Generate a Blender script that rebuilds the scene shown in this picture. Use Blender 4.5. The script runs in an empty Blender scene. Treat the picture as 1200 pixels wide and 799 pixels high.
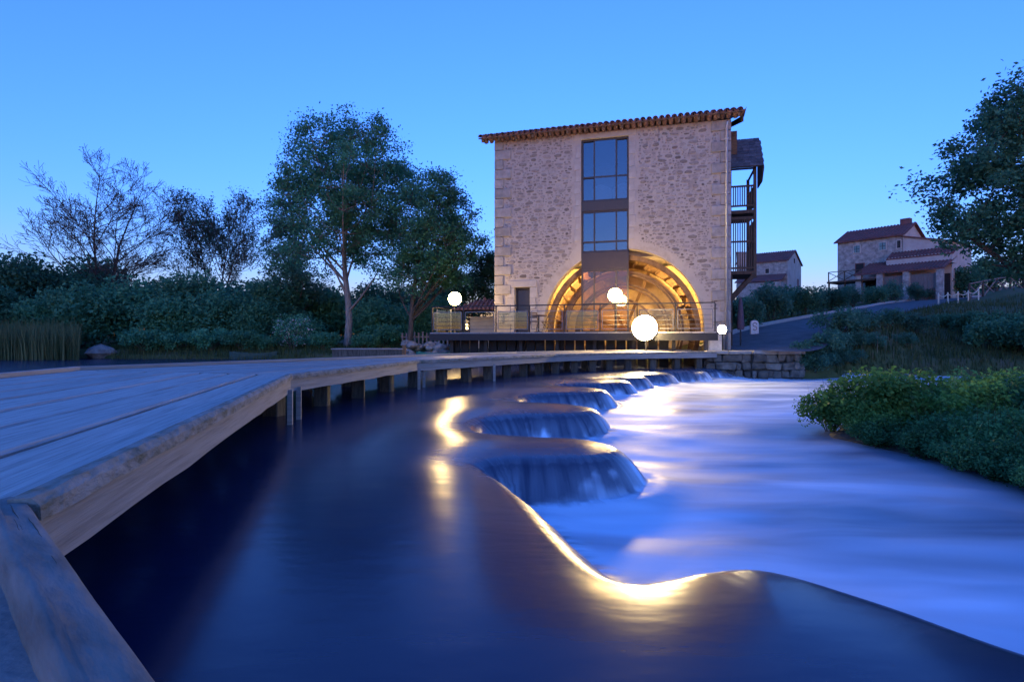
import bpy, bmesh, math, random
import numpy as np
from mathutils import Vector, Matrix
from mathutils.geometry import tessellate_polygon

# ------------------------------------------------------------------ camera, sky, light, exposure
S = bpy.context.scene
COL = S.collection
R = math.radians
CAM_Z = 1.05
F_PX, CX, HY = 667.0, 600.0, 398.0          # focal length, centre column, horizon row (1200 px wide frame)
cam_d = bpy.data.cameras.new('camera'); cam = bpy.data.objects.new('camera', cam_d); COL.objects.link(cam)
cam.location = (0, 0, CAM_Z); cam.rotation_euler = (R(90), 0, 0)
cam_d.sensor_width = 36; cam_d.lens = 20.0; cam_d.shift_y = -0.00125
cam_d.clip_start = 0.05; cam_d.clip_end = 3000
S.camera = cam

SUN_EL, SUN_ROT = R(0.9), R(188)
W = bpy.data.worlds.new('World'); S.world = W; W.use_nodes = True
nt = W.node_tree; nt.nodes.clear()
o_ = nt.nodes.new('ShaderNodeOutputWorld'); bg = nt.nodes.new('ShaderNodeBackground')
sky = nt.nodes.new('ShaderNodeTexSky'); sky.sky_type = 'NISHITA'; sky.sun_disc = False
sky.sun_elevation = SUN_EL; sky.sun_rotation = SUN_ROT; sky.air_density = 1.0; sky.dust_density = 0.1; sky.ozone_density = 4.5
tint = nt.nodes.new('ShaderNodeMix'); tint.data_type = 'RGBA'; tint.blend_type = 'MULTIPLY'
tint.inputs[0].default_value = 1.0; tint.inputs[7].default_value = (0.90, 0.78, 1.08, 1)   # tungsten white balance
nt.links.new(sky.outputs[0], tint.inputs[6]); nt.links.new(tint.outputs[2], bg.inputs[0])
nt.links.new(bg.outputs[0], o_.inputs[0]); bg.inputs[1].default_value = 0.15
sd = bpy.data.lights.new('sun', 'SUN'); sun = bpy.data.objects.new('sun', sd); COL.objects.link(sun)
sd.energy = 0.01; sd.angle = R(20); sd.color = (0.75, 0.85, 1.0)
sv = Vector((math.sin(SUN_ROT) * math.cos(SUN_EL + R(12)), math.cos(SUN_ROT) * math.cos(SUN_EL + R(12)), math.sin(SUN_EL + R(12))))
sun.rotation_euler = sv.to_track_quat('Z', 'Y').to_euler()
S.view_settings.view_transform = 'Standard'; S.view_settings.look = 'None'
S.view_settings.exposure = 3.75; S.view_settings.gamma = 1.0
S.cycles.use_denoising = True
S.cycles.max_bounces = 6; S.cycles.transparent_max_bounces = 16
S.cycles.sample_clamp_indirect = 6.0

# ------------------------------------------------------------------ helpers
rnd = random.Random(7)
def tag(o, label=None, cat=None, group=None, kind=None):
    if label: o['label'] = label
    if cat: o['category'] = cat
    if group: o['group'] = group
    if kind: o['kind'] = kind
    return o
def empty(name, loc=(0, 0, 0), rz=0.0, label=None, cat=None, group=None):
    o = bpy.data.objects.new(name, None); COL.objects.link(o)
    o.location = loc; o.rotation_euler = (0, 0, rz); o.empty_display_size = 0.2
    return tag(o, label, cat, group)
def link(name, me, mat=None, parent=None, loc=None, rot=None):
    o = bpy.data.objects.new(name, me); COL.objects.link(o)
    if mat and not me.materials: me.materials.append(mat)
    if parent: o.parent = parent
    if loc is not None: o.location = loc
    if rot is not None: o.rotation_euler = rot
    return o
def px(x, y, Y):
    return Vector(((x - CX) / F_PX * Y, Y, CAM_Z + (HY - y) / F_PX * Y))
class MB:
    def __init__(s): s.v = []; s.f = []; s.sm = False
    def add(s, vs, fs):
        n = len(s.v); s.v += [tuple(v) for v in vs]; s.f += [tuple(i + n for i in f) for f in fs]; return s
    def box(s, c, d, rot=None, jit=0.0, rg=None):
        x, y, z = d[0] / 2, d[1] / 2, d[2] / 2
        vs = [Vector((a * x, b * y, e * z)) for a in (-1, 1) for b in (-1, 1) for e in (-1, 1)]
        if jit: vs = [v + Vector((rg.uniform(-jit, jit), rg.uniform(-jit, jit), rg.uniform(-jit, jit))) for v in vs]
        if rot is not None:
            m = rot if isinstance(rot, Matrix) else Matrix.Rotation(rot, 3, 'Z'); vs = [m @ v for v in vs]
        c = Vector(c)
        return s.add([v + c for v in vs], [(0, 1, 3, 2), (4, 6, 7, 5), (0, 4, 5, 1), (2, 3, 7, 6), (0, 2, 6, 4), (1, 5, 7, 3)])
    def bar(s, a, b, w, h):
        a, b = Vector(a), Vector(b); d = b - a; L = d.length
        m = d.to_track_quat('X', 'Z').to_matrix()
        return s.box((a + b) / 2, (L, w, h), m)
    def tube(s, pts, rs, n=6, cap=True):
        pts = [Vector(p) for p in pts]; base = len(s.v)
        if not isinstance(rs, (list, tuple)): rs = [rs] * len(pts)
        for i, p in enumerate(pts):
            d = (pts[min(i + 1, len(pts) - 1)] - pts[max(i - 1, 0)])
            d = d.normalized() if d.length > 1e-9 else Vector((0, 0, 1))
            u = d.cross(Vector((0.13, 0.31, 1) if abs(d.z) < .9 else (1, 0.1, 0))).normalized(); w = d.cross(u)
            for k in range(n):
                a = 2 * math.pi * k / n
                s.v.append(tuple(p + rs[i] * (math.cos(a) * u + math.sin(a) * w)))
        for i in range(len(pts) - 1):
            for k in range(n):
                a = base + i * n + k; b = base + i * n + (k + 1) % n
                s.f.append((a, b, b + n, a + n))
        if cap:
            s.f.append(tuple(base + k for k in reversed(range(n))))
            s.f.append(tuple(base + (len(pts) - 1) * n + k for k in range(n)))
        return s
    def lathe(s, prof, c=(0, 0, 0), n=16):
        base = len(s.v)
        for r, z in prof:
            for k in range(n):
                a = 2 * math.pi * k / n
                s.v.append((c[0] + r * math.cos(a), c[1] + r * math.sin(a), c[2] + z))
        for i in range(len(prof) - 1):
            for k in range(n):
                a = base + i * n + k; b = base + i * n + (k + 1) % n
                s.f.append((a, b, b + n, a + n))
        s.f.append(tuple(base + k for k in reversed(range(n))))
        s.f.append(tuple(base + (len(prof) - 1) * n + k for k in range(n)))
        return s
    def mesh(s, name, smooth=False):
        me = bpy.data.meshes.new(name); me.from_pydata(s.v, [], s.f); me.update()
        if smooth or s.sm: me.polygons.foreach_set('use_smooth', [True] * len(me.polygons))
        return me
    def build(s, name, mat=None, parent=None, loc=None, rot=None, smooth=False, bevel=0.0):
        me = s.mesh(name, smooth)
        if bevel:
            bm = bmesh.new(); bm.from_mesh(me)
            bmesh.ops.bevel(bm, geom=list(bm.edges), offset=bevel, segments=1, affect='EDGES', profile=0.5)
            bm.to_mesh(me); bm.free()
        return link(name, me, mat, parent, loc, rot)

# ------------------------------------------------------------------ materials
def nm(name):
    m = bpy.data.materials.new(name); m.use_nodes = True
    t = m.node_tree; t.nodes.clear()
    out = t.nodes.new('ShaderNodeOutputMaterial'); p = t.nodes.new('ShaderNodeBsdfPrincipled')
    t.links.new(p.outputs[0], out.inputs[0])
    return m, t, p, out
def node(t, typ, **kw):
    n = t.nodes.new(typ)
    for k, v in kw.items(): setattr(n, k, v)
    return n
def ramp(t, stops):
    r = t.nodes.new('ShaderNodeValToRGB'); e = r.color_ramp.elements
    while len(e) < len(stops): e.new(0.5)
    for el, (p, c) in zip(e, stops): el.position = p; el.color = (*c, 1) if len(c) == 3 else c
    return r
def noisy(name, c1, c2, scale=6.0, rough=0.85, bump=0.3, bdist=0.02, stretch=(1, 1, 1), detail=6.0, rand=0.0, metal=0.0, spec=0.3, c3=None, coord='Object', fscale=None):
    m, t, p, out = nm(name); L = t.links.new
    tc = node(t, 'ShaderNodeTexCoord'); mp = node(t, 'ShaderNodeMapping'); mp.inputs['Scale'].default_value = stretch
    L(tc.outputs[coord], mp.inputs[0])
    if rand:
        oi = node(t, 'ShaderNodeObjectInfo'); va = node(t, 'ShaderNodeVectorMath', operation='MULTIPLY_ADD')
        va.inputs[1].default_value = (37, 17, 29); L(oi.outputs['Random'], va.inputs[0]); L(mp.outputs[0], va.inputs[2]); vec = va.outputs[0]
    else: vec = mp.outputs[0]
    n1 = node(t, 'ShaderNodeTexNoise'); n1.inputs['Scale'].default_value = scale; n1.inputs['Detail'].default_value = detail
    n1.inputs['Roughness'].default_value = 0.62
    L(vec, n1.inputs['Vector'])
    st = [(0.32, c1), (0.68, c2)]
    if c3: st = [(0.28, c1), (0.5, c2), (0.75, c3)]
    r = ramp(t, st); L(n1.outputs[0], r.inputs[0]); colo = r.outputs[0]
    if rand:
        hs = node(t, 'ShaderNodeHueSaturation'); mr = node(t, 'ShaderNodeMapRange')
        mr.inputs[3].default_value = 1 - rand; mr.inputs[4].default_value = 1 + rand
        L(oi.outputs['Random'], mr.inputs[0]); L(mr.outputs[0], hs.inputs['Value']); L(colo, hs.inputs['Color']); colo = hs.outputs[0]
    L(colo, p.inputs['Base Color'])
    p.inputs['Roughness'].default_value = rough; p.inputs['Metallic'].default_value = metal
    p.inputs['Specular IOR Level'].default_value = spec
    if bump:
        n2 = node(t, 'ShaderNodeTexNoise'); n2.inputs['Scale'].default_value = fscale or scale * 3; n2.inputs['Detail'].default_value = 5
        L(vec, n2.inputs['Vector'])
        b = node(t, 'ShaderNodeBump'); b.inputs['Strength'].default_value = bump; b.inputs['Distance'].default_value = bdist
        L(n2.outputs[0], b.inputs['Height']); L(b.outputs[0], p.inputs['Normal'])
    return m
def flat(name, c, rough=0.6, metal=0.0, spec=0.4):
    return noisy(name, tuple(x * .85 for x in c), tuple(min(1, x * 1.12) for x in c), 9, rough, 0.08, 0.01, metal=metal, spec=spec)
M = {}
M['plank'] = noisy('weathered_plank', (.13, .12, .11), (.27, .25, .235), 4.0, .52, .9, .008, (.45, 9, 9), 10, .16, spec=.55, c3=(.36, .34, .32), fscale=8)
M['fascia'] = noisy('grey_timber', (.17, .15, .14), (.26, .24, .225), 3.0, .8, .6, .008, (.45, 6, 9), 10, .10, c3=(.31, .285, .27), fscale=10)
M['nosing'] = noisy('mossy_edge_timber', (.09, .085, .045), (.22, .20, .17), 7, .9, .9, .02, (1, 2, 2), 10, .08, c3=(.31, .29, .27), fscale=18)
M['beam'] = noisy('old_oak_beam', (.08, .072, .065), (.16, .15, .14), 5, .85, .9, .006, (.7, 2.5, 2.5), 10, c3=(.23, .22, .21), fscale=18)
M['slab'] = noisy('worn_concrete', (.15, .15, .15), (.25, .25, .25), 5, .9, .5, .01, fscale=40)
M['post'] = noisy('wet_post', (.03, .027, .024), (.10, .09, .075), 5, .8, .6, .01, (4, 4, .6), rand=.2)
M['moss'] = noisy('dry_moss', (.06, .07, .02), (.22, .19, .08), 30, .95, .8, .01)
M['mortar'] = noisy('lime_mortar', (.27, .225, .175), (.40, .345, .28), 1.8, .92, .6, .014, detail=12, c3=(.34, .295, .24), fscale=16)
M['render'] = noisy('smooth_lime', (.32, .28, .23), (.42, .375, .32), 2, .9, .2, .005)
M['quoin'] = noisy('dressed_stone', (.22, .195, .165), (.35, .315, .27), 3.5, .88, .5, .012, rand=.12, fscale=22)
M['tile'] = noisy('clay_tile', (.11, .06, .058), (.22, .125, .115), 4, .85, .4, .01, rand=.3)
M['tile_far'] = noisy('clay_roof', (.10, .045, .042), (.19, .085, .08), 1.2, .85, .6, .03, (1, 6, 1), detail=8)
M['slate'] = noisy('slate', (.035, .04, .05), (.10, .105, .12), 6, .55, .3, .005, rand=.25)
M['timber'] = noisy('dark_timber', (.035, .025, .018), (.085, .06, .042), 3, .8, .5, .008, (3, 3, .7), rand=.2)
M['oak'] = noisy('rafter_oak', (.09, .055, .03), (.18, .11, .06), 4, .7, .4, .006, (1, 4, 4), rand=.2)
M['wheelwood'] = noisy('wheel_wood', (.10, .055, .025), (.24, .14, .06), 5, .75, .5, .006, rand=.15)
M['steel'] = flat('dark_steel', (.022, .022, .024), .55, .3)
M['galv'] = flat('galvanised_steel', (.16, .165, .17), .5, .6)
M['zinc'] = flat('zinc_pipe', (.5, .5, .5), .45, .6)
M['wframe'] = flat('window_frame_brown', (.035, .028, .026), .5)
M['panel'] = flat('bronze_panel', (.032, .023, .02), .4)
M['interior'] = flat('interior_plaster', (.30, .27, .24), .9)
M['yellow'] = noisy('ochre_plaster', (.42, .30, .14), (.62, .48, .26), 5, .9, .5, .02)
M['white'] = flat('white_linen', (.75, .75, .75), .8)
M['asphalt'] = noisy('asphalt', (.055, .055, .06), (.10, .10, .105), 1.5, .85, .4, .006, fscale=60)
M['kerb'] = flat('kerb_stone', (.35, .34, .33), .85)
M['ground'] = noisy('grassy_ground', (.035, .045, .018), (.07, .085, .03), .7, .95, .8, .06, c3=(.10, .085, .055), fscale=6)
M['soil'] = noisy('bank_soil', (.05, .04, .03), (.13, .10, .08), 2, .95, .8, .05)
M['rock'] = noisy('field_rock', (.13, .12, .11), (.32, .30, .28), 3, .9, .6, .03, rand=.2)
M['rubble'] = noisy('rubble_wall', (.05, .045, .04), (.17, .155, .135), 3.2, .92, .9, .04, rand=.5)
M['housewall'] = noisy('house_rubble', (.15, .13, .12), (.44, .40, .36), 2.2, .92, .6, .03, detail=9, fscale=4)
M['gable'] = noisy('gable_render', (.36, .30, .27), (.48, .42, .37), 1.2, .92, .3, .01)
M['doorwood'] = noisy('old_door_wood', (.11, .09, .085), (.2, .17, .16), 3, .8, .4, .006, (6, 6, .5))
M['redframe'] = flat('red_shutter', (.16, .05, .04), .7)
M['bark'] = noisy('bark', (.035, .03, .026), (.10, .085, .07), 5, .95, .9, .02, (3, 3, .6))
M['pale_bark'] = noisy('pale_bark', (.10, .09, .08), (.26, .24, .21), 4, .95, .8, .02, (3, 3, .6))
M['teal'] = flat('teal_paint', (.03, .20, .16), .5)
M['greenboat'] = flat('dark_green_paint', (.03, .07, .06), .5)
M['purple'] = flat('mauve_canvas', (.10, .065, .085), .9)
M['paleblock'] = flat('pale_cabinet', (.55, .54, .53), .7)
M['rope'] = flat('pale_rope', (.5, .5, .42), .9)
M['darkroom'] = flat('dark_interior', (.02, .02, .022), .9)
def leafmat(name, c1, c2, trans=.45):
    m, t, p, out = nm(name); L = t.links.new
    a = node(t, 'ShaderNodeAttribute', attribute_name='tint'); r = ramp(t, [(0, c1), (1, c2)]); L(a.outputs['Fac'], r.inputs[0])
    oi = node(t, 'ShaderNodeObjectInfo'); hs = node(t, 'ShaderNodeHueSaturation'); mr = node(t, 'ShaderNodeMapRange')
    mr.inputs[3].default_value = .75; mr.inputs[4].default_value = 1.25
    L(oi.outputs['Random'], mr.inputs[0]); L(mr.outputs[0], hs.inputs['Value']); L(r.outputs[0], hs.inputs['Color'])
    L(hs.outputs[0], p.inputs['Base Color']); p.inputs['Roughness'].default_value = .6; p.inputs['Specular IOR Level'].default_value = .25
    tr = node(t, 'ShaderNodeBsdfTranslucent'); L(hs.outputs[0], tr.inputs[0])
    mx = node(t, 'ShaderNodeMixShader'); mx.inputs[0].default_value = trans
    L(p.outputs[0], mx.inputs[1]); L(tr.outputs[0], mx.inputs[2]); L(mx.outputs[0], out.inputs[0])
    return m
M['leaf_dark'] = leafmat('leaf_dark', (.03, .10, .055), (.075, .21, .115))
M['leaf_mid'] = leafmat('leaf_mid', (.04, .17, .09), (.11, .33, .18))
M['leaf_bright'] = leafmat('leaf_bright', (.05, .13, .03), (.14, .30, .07))
M['leaf_grey'] = leafmat('leaf_grey', (.04, .12, .08), (.095, .24, .15))
M['leaf_river'] = leafmat('leaf_river', (.03, .11, .04), (.085, .25, .09))
M['bud'] = leafmat('bud_leaf', (.035, .035, .02), (.07, .075, .04))
M['blossom'] = leafmat('white_blossom', (.35, .37, .35), (.7, .72, .7))
M['reed'] = leafmat('reed_blade', (.05, .075, .03), (.14, .17, .08))
M['grass'] = leafmat('grass_blade', (.03, .05, .015), (.09, .12, .04))
M['straw'] = leafmat('dry_stalk', (.16, .14, .09), (.30, .26, .18))
def glassmat(name, tintc, gl):
    m, t, p, out = nm(name); L = t.links.new; t.nodes.remove(p)
    g = node(t, 'ShaderNodeBsdfGlossy'); g.inputs['Roughness'].default_value = .015; g.inputs[0].default_value = (.95, .97, 1, 1)
    tr = node(t, 'ShaderNodeBsdfTransparent'); tr.inputs[0].default_value = (*tintc, 1)
    mx = node(t, 'ShaderNodeMixShader'); fr = node(t, 'ShaderNodeFresnel'); fr.inputs[0].default_value = 1.5
    mr = node(t, 'ShaderNodeMapRange'); mr.inputs[3].default_value = gl; mr.inputs[4].default_value = 1
    L(fr.outputs[0], mr.inputs[0]); L(mr.outputs[0], mx.inputs[0]); L(tr.outputs[0], mx.inputs[1]); L(g.outputs[0], mx.inputs[2]); L(mx.outputs[0], out.inputs[0])
    return m
M['glass'] = glassmat('window_glass', (.45, .5, .55), .06)
M['bayglass'] = glassmat('brown_tinted_glass', (.80, .66, .5), .0)
M['railglass'] = glassmat('rail_glass', (.72, .74, .72), .0)
def emit(name, c, s):
    m, t, p, out = nm(name); t.nodes.remove(p)
    e = node(t, 'ShaderNodeEmission'); e.inputs[0].default_value = (*c, 1); e.inputs[1].default_value = s
    t.links.new(e.outputs[0], out.inputs[0]); return m
WARM = (1.0, .66, .26)
LAMP = 0.14
M['lamp_globe'] = emit('lamp_globe', WARM, 75 * LAMP)
M['lamp_chamber'] = emit('lamp_chamber', WARM, 750 * LAMP)
M['lamp_flood'] = emit('lamp_flood', (1.0, .72, .32), 240 * LAMP)
M['lamp_small'] = emit('lamp_small', (1.0, .78, .42), 90 * LAMP)
M['lamp_lantern'] = emit('lamp_lantern', WARM, 5 * LAMP)
def bladdermat():
    m, t, p, out = nm('river_water'); L = t.links.new
    fo = node(t, 'ShaderNodeAttribute', attribute_name='foam'); uv = node(t, 'ShaderNodeAttribute', attribute_name='flow')
    tc = node(t, 'ShaderNodeTexCoord')
    # fall streaks run down the flow; river streaks lie along the current
    mp = node(t, 'ShaderNodeMapping'); mp.inputs['Scale'].default_value = (9, 1.1, 1); L(uv.outputs['Vector'], mp.inputs[0])
    n1 = node(t, 'ShaderNodeTexNoise'); n1.inputs['Scale'].default_value = 1.0; n1.inputs['Detail'].default_value = 4; L(mp.outputs[0], n1.inputs['Vector'])
    mp2 = node(t, 'ShaderNodeMapping'); mp2.inputs['Scale'].default_value = (.30, 1.15, 1); mp2.inputs['Rotation'].default_value = (0, 0, R(12)); L(tc.outputs['Object'], mp2.inputs[0])
    n2 = node(t, 'ShaderNodeTexNoise'); n2.inputs['Scale'].default_value = 1.0; n2.inputs['Detail'].default_value = 3; n2.inputs['Distortion'].default_value = .5; L(mp2.outputs[0], n2.inputs['Vector'])
    ad = node(t, 'ShaderNodeMath', operation='MULTIPLY_ADD'); L(n2.outputs[0], ad.inputs[0]); ad.inputs[1].default_value = 2.4; ad.inputs[2].default_value = -1.25
    f2 = node(t, 'ShaderNodeAttribute', attribute_name='fall')
    ad2 = node(t, 'ShaderNodeMath', operation='MULTIPLY_ADD'); L(n1.outputs[0], ad2.inputs[0]); ad2.inputs[1].default_value = 3.4; ad2.inputs[2].default_value = -1.6
    m1 = node(t, 'ShaderNodeMath', operation='MULTIPLY'); L(ad2.outputs[0], m1.inputs[0]); L(f2.outputs['Fac'], m1.inputs[1])
    io = node(t, 'ShaderNodeMath', operation='SUBTRACT'); io.inputs[0].default_value = 1.0; L(f2.outputs['Fac'], io.inputs[1])
    m2 = node(t, 'ShaderNodeMath', operation='MULTIPLY'); L(ad.outputs[0], m2.inputs[0]); L(io.outputs[0], m2.inputs[1])
    sm = node(t, 'ShaderNodeMath', operation='ADD'); L(m1.outputs[0], sm.inputs[0]); L(m2.outputs[0], sm.inputs[1])
    m3 = node(t, 'ShaderNodeMath', operation='MULTIPLY'); L(sm.outputs[0], m3.inputs[0]); L(fo.outputs['Fac'], m3.inputs[1])
    fa = node(t, 'ShaderNodeMath', operation='ADD', use_clamp=True); L(m3.outputs[0], fa.inputs[0]); L(fo.outputs['Fac'], fa.inputs[1])
    mixc = node(t, 'ShaderNodeMix', data_type='RGBA'); L(fa.outputs[0], mixc.inputs[0])
    mixc.inputs[6].default_value = (.004, .013, .05, 1); mixc.inputs[7].default_value = (.66, .76, .88, 1)
    L(mixc.outputs[2], p.inputs['Base Color'])
    mr = node(t, 'ShaderNodeMapRange'); L(fa.outputs[0], mr.inputs[0]); mr.inputs[3].default_value = .22; mr.inputs[4].default_value = .7
    L(mr.outputs[0], p.inputs['Roughness']); p.inputs['IOR'].default_value = 1.33; 
    ms0 = node(t, 'ShaderNodeMapRange'); L(fa.outputs[0], ms0.inputs[0]); ms0.inputs[3].default_value = .5; ms0.inputs[4].default_value = .22; L(ms0.outputs[0], p.inputs['Specular IOR Level'])
    # soft ripple
    n3 = node(t, 'ShaderNodeTexNoise'); n3.inputs['Scale'].default_value = 2.2; n3.inputs['Detail'].default_value = 3
    mp3 = node(t, 'ShaderNodeMapping'); mp3.inputs['Scale'].default_value = (1, 2.2, 1); L(tc.outputs['Object'], mp3.inputs[0]); L(mp3.outputs[0], n3.inputs['Vector'])
    b = node(t, 'ShaderNodeBump'); b.inputs['Strength'].default_value = .07; b.inputs['Distance'].default_value = .05; L(n3.outputs[0], b.inputs['Height'])
    b2 = node(t, 'ShaderNodeBump'); b2.inputs['Distance'].default_value = .03; L(n1.outputs[0], b2.inputs['Height'])
    ms = node(t, 'ShaderNodeMath', operation='MULTIPLY'); L(f2.outputs['Fac'], ms.inputs[0]); ms.inputs[1].default_value = .45; L(ms.outputs[0], b2.inputs['Strength'])
    L(b.outputs[0], b2.inputs['Normal']); L(b2.outputs[0], p.inputs['Normal'])
    return m
M['water'] = bladdermat()

# ------------------------------------------------------------------ geometry helpers in plan
def catmull(P, n):
    P = [np.array(p, float) for p in P]; P = [2 * P[0] - P[1]] + P + [2 * P[-1] - P[-2]]; out = []
    for i in range(1, len(P) - 2):
        for k in range(n):
            t = k / n; a, b, c, d = P[i - 1], P[i], P[i + 1], P[i + 2]
            out.append(.5 * ((2 * b) + (c - a) * t + (2 * a - 5 * b + 4 * c - d) * t * t + (3 * b - a - 3 * c + d) * t ** 3))
    out.append(P[-2]); return np.array(out)
def poly_dist(X, Y, pl):
    """distance to polyline and arc length of nearest point (flat arrays)"""
    best = np.full(X.shape, 1e9); arc = np.zeros(X.shape); acc = 0.0
    for i in range(len(pl) - 1):
        ax, ay = pl[i]; dx, dy = pl[i + 1][0] - ax, pl[i + 1][1] - ay; L2 = dx * dx + dy * dy
        if L2 < 1e-12: continue
        t = np.clip(((X - ax) * dx + (Y - ay) * dy) / L2, 0, 1)
        d = (X - ax - t * dx) ** 2 + (Y - ay - t * dy) ** 2
        L = math.sqrt(L2); m = d < best; best[m] = d[m]; arc[m] = acc + t[m] * L; acc += L
    return np.sqrt(best), arc
def inside(X, Y, poly):
    r = np.zeros(X.shape, bool); n = len(poly)
    for i in range(n):
        x1, y1 = poly[i]; x2, y2 = poly[(i + 1) % n]
        if y1 == y2: continue
        c = ((y1 > Y) != (y2 > Y)) & (X < (x2 - x1) * (Y - y1) / (y2 - y1) + x1); r ^= c
    return r
def seg(*parts):
    out = []
    for a, b, s in parts: out.append(np.arange(a, b - 1e-6, s))
    out.append(np.array([parts[-1][1]])); return np.concatenate(out)
def grid_mesh(name, xs, ys, Z, attrs=None, keep=None):
    nx, ny = len(xs), len(ys); gx, gy = np.meshgrid(xs, ys)
    co = np.stack([gx, gy, Z], -1).reshape(-1, 3)
    i = np.arange((ny - 1) * (nx - 1)); r, c = i // (nx - 1), i % (nx - 1); a = r * nx + c
    q = np.stack([a, a + 1, a + nx + 1, a + nx], 1)
    if keep is not None: q = q[keep.reshape(-1)[q].any(1)]
    me = bpy.data.meshes.new(name); me.vertices.add(len(co)); me.vertices.foreach_set('co', co.ravel())
    me.loops.add(q.size); me.loops.foreach_set('vertex_index', q.ravel().astype(np.int32))
    me.polygons.add(len(q)); me.polygons.foreach_set('loop_start', np.arange(0, q.size, 4).astype(np.int32))
    me.polygons.foreach_set('use_smooth', np.ones(len(q), bool))
    for k, (ty, arr) in (attrs or {}).items():
        at = me.attributes.new(k, ty, 'POINT')
        at.data.foreach_set('vector' if ty == 'FLOAT_VECTOR' else 'value', arr.ravel().astype(np.float32))
    me.update(); me.validate(); return me
rngn = np.random.default_rng(3)
def vnoise(X, Y, s, seed=0):
    """cheap smooth value noise"""
    rg = np.random.default_rng(seed); T = rg.random((64, 64))
    x, y = X / s, Y / s; xi, yi = np.floor(x).astype(int), np.floor(y).astype(int); fx, fy = x - xi, y - yi
    fx = fx * fx * (3 - 2 * fx); fy = fy * fy * (3 - 2 * fy)
    g = lambda a, b: T[a % 64, b % 64]
    return (g(xi, yi) * (1 - fx) + g(xi + 1, yi) * fx) * (1 - fy) + (g(xi, yi + 1) * (1 - fx) + g(xi + 1, yi + 1) * fx) * fy - .5

# ------------------------------------------------------------------ water: pond, scalloped weir and river below
DOWN = -0.45
CREST = [(60, -25), (14, -6), (6, -1.3), (3.0, .85), (2.2, 1.55), (1.77, 1.97), (1.52, 2.35), (1.22, 2.68), (.97, 2.67), (.75, 2.58), (.55, 2.54), (.37, 2.66), (.22, 3.03), (.0, 3.8), (-.22, 4.55), (-.40, 5.02), (-.12, 5.32), (.4, 5.38), (.82, 5.5), (1.0, 5.85), (.75, 6.3), (.2, 6.45),
         (-.4, 6.75), (-.65, 7.3), (-.5, 8.0), (.1, 8.45), (.8, 8.6), (1.25, 9.1), (.9, 9.75), (.3, 10.0), (0, 10.5), (.05, 11.2), (.5, 11.75), (1.3, 12.0), (1.95, 12.5), (1.7, 13.15),
         (1.0, 13.6), (1.0, 14.1), (1.6, 14.5), (2.4, 14.65), (3.0, 15.1), (2.85, 15.65), (2.2, 16.0), (2.4, 16.45), (3.3, 16.65), (3.9, 17.05), (3.7, 17.5), (3.2, 17.8), (3.7, 18.15), (4.6, 18.25), (5.1, 18.65), (4.9, 19.1),
         (4.6, 19.4), (5.2, 19.8), (6.2, 20.0), (6.8, 20.4), (6.9, 20.9), (7.2, 21.3), (7.9, 21.6), (9.5, 22.2)]
crest = catmull(CREST, 6)
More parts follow.
